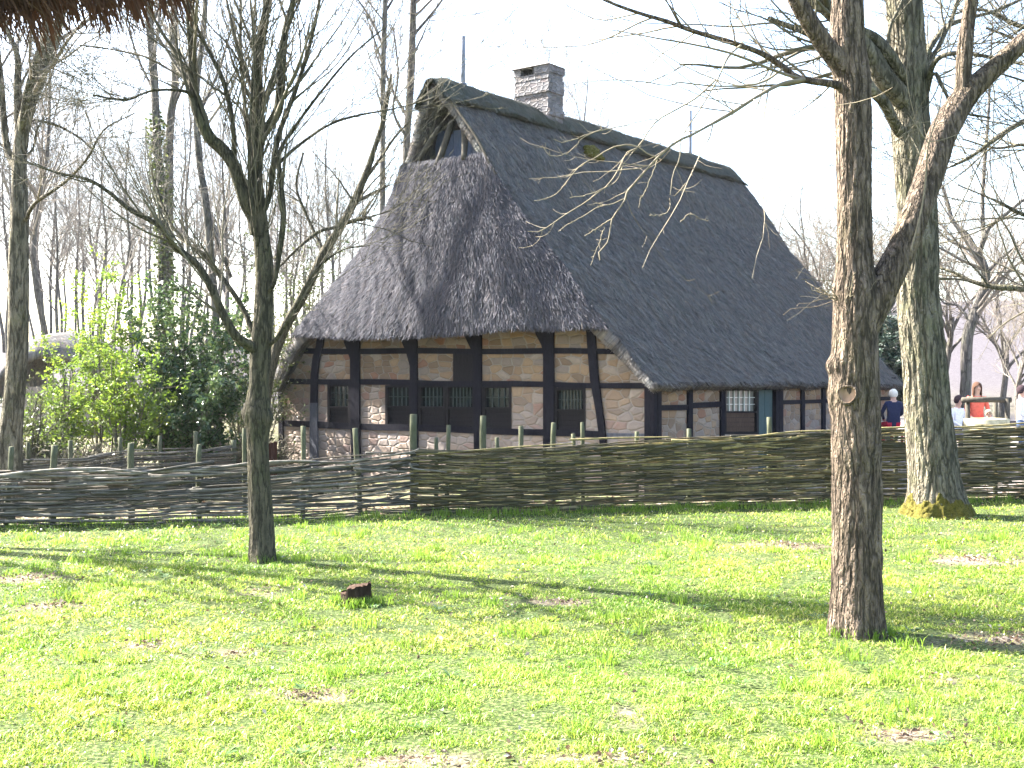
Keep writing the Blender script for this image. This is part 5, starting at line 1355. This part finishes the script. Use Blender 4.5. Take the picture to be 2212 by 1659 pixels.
ivyA, cA = px_tree('tall trunk wrapped in ivy, left of two above the dark evergreen', [(352, 760, 26), (353, 480, 22), (345, 380, 19), (339, 312, 18), (334, 187, 17), (322, 30, 16), (316, -120, 13), (310, -360, 7)], [[(334, 200, 7, 0), (300, 130, 5, .4), (270, 40, 4, .5)], [(325, 60, 7, 0), (350, 0, 5, .3), (380, -80, 3, .3)]], 28.0, 67)
px_tree('tall trunk standing right of the ivy-wrapped one', [(366, 760, 20), (366, 312, 17), (378, 187, 16), (376, 62, 15), (378, -80, 12), (382, -330, 6)], [[(372, 240, 7, 0), (400, 170, 5, -.3), (430, 90, 4, -.5)], [(377, 60, 6, 0), (350, 0, 4, -.3), (330, -60, 3, -.4)]], 29.5, 71)
px_tree('slanting thin tree behind the fork of the left foreground tree', [(470, 760, 17), (448, 470, 15), (430, 340, 15), (424, 200, 13), (440, 60, 11), (450, -150, 7)], [[(432, 400, 9, 0), (470, 520, 8, .3), (500, 600, 7, .4)], [(428, 250, 7, 0), (470, 160, 5, .3), (500, 60, 4, .4)]], 24.0, 73)

# --- generic far trees: three builds, then copies that share their meshes
def far_tree(seed, height, r0, style):
    rg = np.random.default_rng(seed)
    n = 14; f = np.linspace(0, 1, n)
    P = np.column_stack([0.6*fbm(np.column_stack([f*2.5, 0*f+seed, 0*f]), 1, 2)*height/12, 0.6*fbm(np.column_stack([f*2.5, 0*f+seed, 0*f+7]), 2, 2)*height/12, f*height-0.2])
    rad = r0*(1-0.88*f**1.1)
    mt = MB(); mw = MB()
    if style == 'tall':
        mt.tubes(P, rad, 8, rnd=[.5])
        lv = [dict(per=30, urange=(.34, 1), ang=(.45, .95), lenf=(.12*height, .30*height), k=9, rf=(.35, .55), wig=.09, up=.07, rmin=.012),
              dict(per=6, urange=(.15, 1), ang=(.4, .9), lenf=(.05*height, .13*height), k=6, rf=(.45, .65), wig=.11, up=.05, rmin=.009),
              dict(per=4, urange=(.2, 1), ang=(.4, 1.0), lenf=(.025*height, .06*height), k=4, rf=(.5, .7), wig=.12, up=.04, rmin=.007)]
        twig_levels(mw, rg, P[None], rad[None], lv, (4, 3, 3))
    else:
        P = P[:6]; rad = r0*np.linspace(1, .75, 6); mt.tubes(P, rad, 8, rnd=[.5])
        Q1, S1 = grow(rg, P[None], rad[None], per=7, urange=(.55, 1), ang=(.25, .75), lenf=(.38*height, .62*height), k=12, rf=(.45, .75), wig=.11, up=.08, rmin=.02)
        mt.tubes(Q1, S1, 6, rnd=rg.random(len(Q1)))
        lv = [dict(per=9, urange=(.2, 1), ang=(.45, 1.0), lenf=(.14*height, .30*height), k=9, rf=(.4, .6), wig=.10, up=.05, rmin=.012),
              dict(per=6, urange=(.15, 1), ang=(.4, .9), lenf=(.06*height, .14*height), k=6, rf=(.45, .65), wig=.11, up=.04, rmin=.009),
              dict(per=4, urange=(.2, 1), ang=(.4, 1.0), lenf=(.03*height, .07*height), k=4, rf=(.5, .7), wig=.12, up=.03, rmin=.007)]
        twig_levels(mw, rg, Q1, S1, lv, (4, 3, 3))
    return mt, mw
protos = []
for seed, hh, r0, st in ((1, 17, .15, 'tall'), (2, 15, .11, 'tall'), (3, 11, .16, 'wide')):
    mt, mw = far_tree(seed, hh, r0, st)
    protos.append((mt, mw, hh))
far_specs = [  # px, Y, prototype, scale, label, group
]
frg = np.random.default_rng(17)
left_px = [-10, 45, 70, 100, 125, 165, 205, 255, 295, 330, 400, 430, 455, 495, 510, 585, 615, 655, 675, 705, 730, 765, -30, 20, 60, 85, 110, 145, 185, 230, 245, 280, 310, 440, 480, 520, 600, 640, 690, 740, 780, -60, 5, 92, 118, 133, 158, 172, 199, 215, 262, 290, 398, 415, 462, 500, 628, 660, 715, 760]
for k_, px in enumerate(left_px):
    far_specs.append((px + 6*frg.standard_normal(), (72+48*frg.random()) if k_ < 41 else (42+35*frg.random()), int(frg.integers(0, 2)), 0.75+.4*frg.random(), 'thin bare tree in the pale wood behind the left shrubs', 'thin trees of the wood at the left'))
for px, Y, sc in ((1172, 46, 1.0), (1212, 52, 1.05), (1262, 47, 1.0)):
    far_specs.append((px, Y, 1, sc, 'thin bare tree showing above the ridge beside the chimney', 'bare trees beyond the chimney'))
for px, Y, sc in ((1650, 56, 1.0), (1690, 50, .95), (1735, 47, .9), (1790, 44, .95), (1828, 50, 1.0), (1905, 47, 1.0)):
    far_specs.append((px, Y, 2, sc, 'spreading bare tree beyond the far end of the roof', 'bare trees beyond the far roof end'))
for px, Y, sc in ((2050, 52, 1.0), (2170, 46, .8), (2240, 56, 1.0), (2330, 48, 1.0), (2205, 36, .55)):
    far_specs.append((px, Y, 2, sc, 'bare tree on the pale slope at the right', 'bare trees on the right slope'))
made = {}
for px, Y, pi, sc, lab, grp in far_specs:
    X = (px-CX)/F*Y; loc = (X, Y, float(gz(X, Y)))
    if pi not in made:
        mt, mw, hh = protos[pi]
        r_ = thing('bare_tree', lab, 'tree', (0, 0, 0), grp)
        mt.build('trunk', M['bark_far'], r_); mw.build('twigs', M['twig_far'], r_)
        r_.location = loc; r_.scale = (sc,)*3; made[pi] = r_
    else:
        r_ = dup(made[pi], loc, float(frg.random()*6.283), sc, lab); r_['group'] = grp

# ------------------------------------------------------------------ shrubs
def shrub(label, name, px, ytop, wpx, Y, seed, leafmat, n_leaf, lsize, cat='shrub', stems=9, droop=0.0, stemmat='twig_left', density=1.0, clump=True, aspect=1.8):
    rg = np.random.default_rng(seed)
    X = (px-CX)/F*Y; z0 = float(gz(X, Y)); H = EYE-(ytop-HY)/F*Y - z0; Wd = wpx/F*Y
    r_ = thing(name, label, cat, (X, Y, z0))
    S = np.zeros((stems, 10, 3)); kk = np.linspace(0, 1, 10)
    for i in range(stems):
        ex = X + (rg.random()-.5)*Wd*.75; ey = Y + (rg.random()-.5)*Wd*.6; hz = H*(.55+.42*rg.random())
        sx = X + (ex-X)*.35
        S[i, :, 0] = sx + (ex-sx)*kk**1.3 + .02*rg.standard_normal(10); S[i, :, 1] = Y + (ey-Y)*kk; S[i, :, 2] = z0-.05 + hz*kk
    RR = np.tile(np.linspace(.022, .008, 10), (stems, 1))
    mb = MB(); mb.tubes(S, RR, 6, rnd=rg.random(stems))
    P1, R1 = grow(rg, S, RR, per=9, urange=(.2, 1), ang=(.5, 1.1), lenf=(.2*H, .38*H), k=8, rf=(.4, .6), wig=.12, up=.04-droop, rmin=.004)
    mb.tubes(P1, R1, 4, rnd=rg.random(len(P1)), cap=False)
    P2, R2 = grow(rg, P1, R1, per=5, urange=(.2, 1), ang=(.4, 1.1), lenf=(.06*H, .16*H), k=5, rf=(.5, .7), wig=.14, up=.03-droop, rmin=.003)
    mb.tubes(P2, R2, 3, rnd=rg.random(len(P2)), cap=False)
    mb.build('stems', M[stemmat], r_)
    pts = P2[:, 1:].reshape(-1, 3)
    k = rg.integers(0, len(pts), n_leaf); P = pts[k] + .035*rg.standard_normal((n_leaf, 3))
    cn = fbm(P*2.2, seed, 2)
    keep = cn > -0.35 if clump else cn > -9
    P = P[keep]; cn = cn[keep]
    lb = MB(); leaf_quads(lb, P, lsize, rg, 0.25, .3, np.clip(.5+.5*cn+.22*rg.standard_normal(len(P)), 0, 1), aspect)
    lb.build('foliage', M[leafmat], r_)
    return r_
shrub('bright yellow-green shrub in young leaf, the tallest left of the evergreen', 'leafy_shrub', 225, 610, 190, 22.0, 71, 'leaf_young', 6800, .036, stems=8)
shrub('low fresh green shrub nearest the left edge tree', 'leafy_shrub', 125, 770, 190, 21.0, 72, 'leaf_young', 5200, .034, stems=9)
shrub('fresh green bush spreading just left of the dark evergreen', 'leafy_shrub', 265, 760, 170, 20.5, 78, 'leaf_young', 5200, .036, stems=8)
shrub('glossy dark green evergreen bush left of the slender tree', 'evergreen_bush', 410, 640, 210, 22.5, 73, 'leaf_holly', 15000, .048, stems=14, clump=False)
shrub('dark evergreen bush low behind the rear wattle fence', 'evergreen_bush', 380, 800, 250, 21.6, 77, 'leaf_holly', 9000, .045, stems=14, clump=False)
shrub('olive green thicket between the slender tree and the roof', 'thicket', 640, 560, 170, 25.5, 74, 'leaf_ivy', 5200, .036, 'thicket', stems=14)
shrub('tangled brown thicket by the left house corner', 'thicket', 540, 740, 190, 24.5, 75, 'leaf_ivy', 3200, .034, 'thicket', stems=16)
shrub('olive bush leaning against the left edge tree', 'thicket', 60, 830, 150, 19.6, 79, 'leaf_ivy', 1600, .04, 'thicket', stems=12)
shrub('dark conifer between the two right trunks beyond the house', 'conifer', 1915, 690, 120, 34.0, 76, 'leaf_conifer', 14000, .05, 'conifer', stems=14, droop=.03, clump=False, aspect=3.0)
# low leafless hedge behind the rear fence
def hedge(label, px0, px1, ytop, Y, seed, n):
    rg = np.random.default_rng(seed); xa, xb = (px0-CX)/F*Y, (px1-CX)/F*Y
    xm = (xa+xb)/2; z0 = float(gz(xm, Y)); H = EYE-(ytop-HY)/F*Y-z0
    r_ = thing('hedge', label, 'hedge', (xm, Y, z0))
    k = 7; S = np.zeros((n, k, 3)); S[:, 0] = np.column_stack([xa+(xb-xa)*rg.random(n), Y+.5*rg.standard_normal(n), z0+H*.5*rg.random(n)])
    d_ = unit(np.column_stack([rg.standard_normal(n), .5*rg.standard_normal(n), .25+.5*rg.random(n)]))
    for j in range(1, k):
        d_ = unit(d_+.3*rg.standard_normal((n, 3))+np.array([0, 0, -.02])); S[:, j] = S[:, j-1]+d_*.13
    S[:, :, 2] = np.minimum(S[:, :, 2], z0+H*(.92+.1*rg.random((n, 1))))
    b = MB(); b.tubes(S, np.tile(np.linspace(.009, .005, k), (n, 1)), 3, rnd=rg.random(n), cap=False); b.build('branches', M['twig_left'], r_)
    lb = MB(); P = S[:, 2:].reshape(-1, 3); leaf_quads(lb, P[rg.integers(0, len(P), n)], .035, rg, .2, .3); lb.build('foliage', M['leaf_ivy'], r_)
hedge('low tangled leafless hedge behind the rear wattle fence', -260, 270, 958, 19.5, 5, 2600)
hedge('low dark brush heap beside the left house corner', 430, 600, 945, 23.5, 6, 900)
# ivy up the trunk
rg = np.random.default_rng(88); n = 4200
ii = (rg.random(n)**1.3*len(cA)*.55).astype(int); P = cA[ii, :3] + unit(rg.standard_normal((n, 3)))*(cA[ii, 3:4]+.05+.16*rg.random((n, 1))*(1-ii[:, None]/len(cA)))
b = MB(); leaf_quads(b, P, .055, rg, .1, .3); o = b.build('ivy', M['leaf_ivy'], ivyA)

# ------------------------------------------------------------------ far thatched hut at the left
hx, hy_ = (150-CX)/F*40, 40.0; hz = float(gz(hx, hy_))
hut = thing('thatched_hut', 'small grey thatched hut far behind the left shrubs', 'hut', (hx, hy_, hz))
b = MB(); b.box((hx, hy_, hz+.8), 2.4, 3, 1.6); b.build('wall', M['stone'], hut, smooth_=False)
u = np.linspace(0, np.pi, 24); v = np.linspace(-1, 1, 14)
UU, VV = np.meshgrid(u, v, indexing='ij'); k_ = np.sqrt(np.clip(1-0.55*VV**4, 0, 1))
zt = EYE-(718-HY)/F*40
Aout = np.stack([hx+np.cos(UU)*1.75, hy_+VV*1.9, hz+1.35+(zt-hz-1.35)*np.sin(UU)**.85*k_], -1); Aout = Aout + 0.09*np.stack([fbm(Aout*2.2, 7+c, 3) for c in range(3)], -1)
b = MB(); b.shell(Aout, Aout-np.array([0, 0, .25]), np.stack([VV*2, UU*2, 0*UU], -1)); b.build('roof', M['thatch'], hut)

# ------------------------------------------------------------------ well, bench and people at the right
Yw = 23.0
wx = (2131-CX)/F*Yw; wz = float(gz(wx, Yw)); zr = EYE-(904-HY)/F*Yw
well = thing('well', 'round pale stone well with a wooden crossbeam over it', 'well', (wx, Yw, wz))
th = np.arange(40)/40*2*np.pi; Rw = 93/F*Yw/2
def wr(r_, z): return np.stack([wx+r_*np.cos(th), Yw+r_*np.sin(th), 0*th+z], -1)
b = MB(); b.grid(np.array([wr(Rw, wz-.1), wr(Rw*1.01, (wz+zr)/2), wr(Rw, zr-.02), wr(Rw*.98, zr), wr(Rw*.72, zr), wr(Rw*.70, zr-.5)]), wrap=True, flip=False); b.build('rim', M['wellstone'], well)
for px, yt, dy in ((2176, 861, -.05), (2150, 866, .35), (2090, 861, .1)):
    p = at(px, yt, Yw+dy); b = MB(); b.tubes(np.array([[p[0], p[1], wz-.1], [p[0]+.006, p[1], (wz+p[2])/2], [p[0], p[1], p[2]]]), np.array([.052, .05, .048]), 10); b.build('post', M['pole'], well)
pa, pb = at(2078, 864, Yw+.05), at(2184, 864, Yw-.02)
b = MB(); b.tubes(np.array([pa, (pa+pb)/2+[0, 0, .008], pb]), np.array([.055, .06, .055]), 10); b.build('crossbeam', M['pole'], well)
Yb = 25.5; bx0, bx1 = (2152-CX)/F*Yb, (2225-CX)/F*Yb; bz = float(gz(bx0, Yb))
bench = thing('bench', 'slatted wooden bench behind the well', 'bench', ((bx0+bx1)/2, Yb, bz)); bm_ = (bx0+bx1)/2; bw = bx1-bx0
b = MB()
for j in range(3): b.box((bm_, Yb-.2+.13*j, bz+.44), bw, .11, .035)
b.build('seat', M['bench'], bench, smooth_=False)
b = MB()
for j in range(2): b.box((bm_, Yb+.2+.02*j, bz+.62+.16*j), bw, .03, .10)
b.build('backrest', M['bench'], bench, smooth_=False)
for sx in (-.42, .42):
    for yy, h_ in ((-.18, .42), (.23, .84)):
        b = MB(); b.box((bm_+sx*bw, Yb+yy, bz+h_/2-.02), .06, .05, h_); b.build('leg', M['bench'], bench, smooth_=False)

def person(label, px, Y, height, facing, pose, cloth, hair, longhair=False, z_seat=None, lean=0.0):
    """cloth: dict zone -> material key (torso, arm, leg, foot); facing 0 looks at the camera"""
    X = (px-CX)/F*Y; z0 = float(gz(X, Y))
    k = height/1.70
    J = {'pelvis': (0, 0, .93), 'waist': (0, -.01-lean*.12, 1.10), 'chest': (0, -.0-lean*.3, 1.30), 'neck': (0, .01-lean*.42, 1.44), 'chin': (0, -.01-lean*.5, 1.52), 'head': (0, -.02-lean*.55, 1.60), 'top': (0, -.01-lean*.6, 1.67)}
    for s, n in ((-1, 'l'), (1, 'r')):
        J['sh'+n] = (s*.165, -lean*.36, 1.385); J['el'+n] = (s*.235, -.03-lean*.5, 1.12); J['wr'+n] = (s*.20, -.20-lean*.6, .98); J['pa'+n] = (s*.185, -.27-lean*.6, .95)
        J['hp'+n] = (s*.09, 0, .87); J['kn'+n] = (s*.10, -.03, .49); J['an'+n] = (s*.10, .02, .09); J['to'+n] = (s*.12, -.15, .035)
    if pose == 'sit':
        dz = (z_seat if z_seat is not None else .45) - .83
        for a in list(J): J[a] = (J[a][0], J[a][1], J[a][2]+dz)
        for s, n in ((-1, 'l'), (1, 'r')):
            sz = J['pelvis'][2]-.06
            J['hp'+n] = (s*.09, -.04, sz); J['kn'+n] = (s*.12, -.44, sz+.02); J['an'+n] = (s*.12, -.46, .09); J['to'+n] = (s*.13, -.62, .035)
            J['wr'+n] = (s*.13, -.30, sz+.14); J['pa'+n] = (s*.10, -.37, sz+.12); J['el'+n] = (s*.24, -.10, sz+.28)
    rad = {'pelvis': .135, 'waist': .12, 'chest': .14, 'neck': .055, 'chin': .068, 'head': .088, 'top': .07, 'sh': .062, 'el': .044, 'wr': .030, 'pa': .034, 'hp': .095, 'kn': .062, 'an': .042, 'to': .038}
    E = [('pelvis', 'waist', 'torso'), ('waist', 'chest', 'torso'), ('chest', 'neck', 'torso'), ('neck', 'chin', 'skin'), ('chin', 'head', 'skin'), ('head', 'top', 'skin')]
    for n in 'lr':
        E += [('chest', 'sh'+n, 'torso'), ('sh'+n, 'el'+n, 'arm'), ('el'+n, 'wr'+n, 'arm'), ('wr'+n, 'pa'+n, 'skin'), ('pelvis', 'hp'+n, 'leg'), ('hp'+n, 'kn'+n, 'leg'), ('kn'+n, 'an'+n, 'leg'), ('an'+n, 'to'+n, 'foot')]
    names = list(J); idx = {n: i for i, n in enumerate(names)}
    me = bpy.data.meshes.new('skeleton'); me.from_pydata([J[n] for n in names], [(idx[a], idx[b]) for a, b, _ in E], [])
    ob = bpy.data.objects.new('skeleton', me); COL.objects.link(ob)
    md = ob.modifiers.new('skin', 'SKIN'); sub = ob.modifiers.new('sub', 'SUBSURF'); sub.levels = 2
    for n in names:
        r_ = rad.get(n, rad.get(n[:2], .05)); sv = me.skin_vertices[0].data[idx[n]]
        sv.radius = (r_, r_) if n not in ('chest', 'waist', 'pelvis') else (r_*1.12, r_*.82)
        sv.use_root = (n == 'pelvis')
    dg = bpy.context.evaluated_depsgraph_get(); ev = ob.evaluated_get(dg); m2 = ev.to_mesh()
    nv = len(m2.vertices); co = np.empty(nv*3); m2.vertices.foreach_get('co', co); co = co.reshape(-1, 3)
    polys = [list(p.vertices) for p in m2.polygons]
    ev.to_mesh_clear(); bpy.data.objects.remove(ob)
    ca, sa = math.cos(facing), math.sin(facing)
    def tr(p):
        p = np.asarray(p, float)*k
        return np.stack([X + p[..., 0]*ca - p[..., 1]*sa, Y + p[..., 0]*sa + p[..., 1]*ca, z0 + p[..., 2]], -1)
    zones = ['skin', 'torso', 'arm', 'leg', 'foot']
    mats = [M['skin']] + [M[cloth[z]] for z in zones[1:]] + [M['eye']]
    r_ = thing('person', label, 'person', (X, Y, z0))
    body = MB()
    segA = np.array([J[a] for a, b, _ in E]); segB = np.array([J[b] for a, b, _ in E]); zi = np.array([zones.index(z) for *_, z in E])
    rA = np.array([rad.get(b, rad.get(b[:2], .05)) for a, b, _ in E])
    cen = np.array([co[p].mean(0) for p in polys])
    d_ = segB-segA; tt_ = np.clip(((cen[:, None]-segA)*d_).sum(-1)/np.maximum((d_*d_).sum(-1), 1e-9), 0, 1)
    dist = np.linalg.norm(cen[:, None]-segA-d_*tt_[..., None], axis=-1)/rA
    zone = zi[dist.argmin(1)]
    W3 = tr(co)
    off = body.n; body.add(W3, None, None)
    for z in range(5):
        qs = [p for p, zz in zip(polys, zone) if zz == z and len(p) == 4]; ts = [p for p, zz in zip(polys, zone) if zz == z and len(p) == 3]
        if qs: body.q.append(np.array(qs)+off); body.qm.append(np.full(len(qs), z))
        if ts: body.t.append(np.array(ts)+off); body.tm.append(np.full(len(ts), z))
    for n in 'lr':                                              # five fingers on each hand
        p, w = np.array(J['pa'+n]), np.array(J['wr'+n]); f = unit(p-w); sd = unit(np.cross(f, [0, 0, 1])); s = -1 if n == 'l' else 1
        for j in range(4):
            a = p + sd*(j-1.5)*.017; L = (.062, .072, .068, .052)[j]
            body.tubes(tr(np.array([a, a+f*L*.5, a+f*L*.85+[0, 0, -.018]])), np.array([.009, .008, .006])*k, 6, m=0)
        a = (p+w)/2 + sd*(-s)*.02; body.tubes(tr(np.array([a, a+f*.03-sd*s*.022, a+f*.055-sd*s*.02])), np.array([.010, .009, .007])*k, 6, m=0)
    h = np.array(J['head'])
    body.tubes(tr(np.array([h+[0, -.083, .012], h+[0, -.104, -.012], h+[0, -.088, -.026]])), np.array([.008, .014, .010])*k, 6, m=0)
    for s in (-1, 1):
        body.ball(tr(h+[s*.032, -.080, .016]), .010*k, 6, 5, m=5); body.ball(tr(h+[s*.085, .0, -.005]), .022*k, 6, 5, (.5, .8, 1.2), m=0)
    body.tubes(tr(np.array([h+[-.022, -.082, -.045], h+[0, -.088, -.047], h+[.022, -.082, -.045]])), np.array([.004, .005, .004])*k, 5, m=5)
    body.build('body', mats, r_)
    hb = MB(); u = np.arange(22)/22*2*np.pi; w = np.linspace(.02, 2.25, 15)
    Uh, Wh = np.meshgrid(u, w)
    rh = .103*(1+.05*fbm(np.stack([np.cos(Uh)*4, np.sin(Uh)*4, Wh*4], -1), 4, 2))
    Z = np.cos(Wh)*rh*1.12; fr_ = np.clip(-np.sin(Uh), 0, 1)
    Z = np.where((Wh > 1.10), np.maximum(Z, fr_*.062 - (1-fr_)*.2), Z)
    if longhair: Z = np.where((Wh > 1.4) & (np.sin(Uh) > -.35), Z - .14*(Wh-1.4)/.35, Z)
    hb.grid(tr(np.stack([h[0]+np.sin(Wh)*np.cos(Uh)*rh, h[1]+.012+np.sin(Wh)*np.sin(Uh)*rh*1.08, h[2]+.01+Z], -1)), wrap=True); hb.build('hair', M[hair], r_)
    return r_, X, z0
person('white-haired person in a navy jacket sitting with back to us by the house end', 1930, 27.0, 1.70, math.pi, 'sit', dict(torso='navy', arm='navy', leg='red', foot='shoe'), 'hair_white', z_seat=.62)
person('seated person in a white top with light trousers, left of the well', 2064, 25.6, 1.66, 0.5, 'sit', dict(torso='white', arm='white', leg='lavender', foot='shoe'), 'hair_dark', z_seat=.55, lean=.15)
person('woman with long brown hair and red top standing behind the well', 2109, 24.2, 1.68, 0.0, 'stand', dict(torso='orange', arm='orange', leg='purple', foot='shoe'), 'hair_brown', True, lean=.05)
person('small fair-haired child in a magenta top at the well', 2136, 23.9, 1.12, -0.4, 'stand', dict(torso='magenta', arm='magenta', leg='jeans', foot='shoe'), 'hair_blond')
person('person in a white shirt and jeans at the right picture edge', 2206, 24.6, 1.62, 0.9, 'stand', dict(torso='white', arm='white', leg='jeans', foot='shoe'), 'hair_dark')
# low bench under the navy person and stool under the white one
for px, Y, w_, zt, lab in ((1930, 27.0, .62, .54, 'low red bench under the white-haired person'), (2064, 25.6, .42, .47, 'wooden block stool under the person in white')):
    X = (px-CX)/F*Y; z0 = float(gz(X, Y)); st = thing('stool', lab, 'stool', (X, Y, z0)); mk = 'red' if px < 2000 else 'bench'
    b = MB(); b.box((X, Y+.05, z0+zt-.03), w_, .38, .06); b.build('seat', M[mk], st, smooth_=False)
    for sx in (-.42, .42):
        for sy in (-.13, .13):
            b = MB(); b.box((X+sx*w_, Y+.05+sy, z0+(zt-.06)/2), .05, .05, zt-.06); b.build('leg', M[mk], st, smooth_=False)

# ------------------------------------------------------------------ air
b = MB(); b.box((0, 420, 15.0), 1210, 980, 34.5)
n = NT('spring haze'); v = n.new('ShaderNodeVolumePrincipled')
v.inputs['Color'].default_value = (0.90, 0.93, 1.0, 1); v.inputs['Density'].default_value = 0.00015; v.inputs['Anisotropy'].default_value = 0.1
n.link(v.outputs[0], n.out.inputs['Volume'])
hz_ = b.build('haze', n.m, smooth_=False); hz_['kind'] = 'stuff'; hz_['label'] = 'thin bright spring haze over the whole scene'
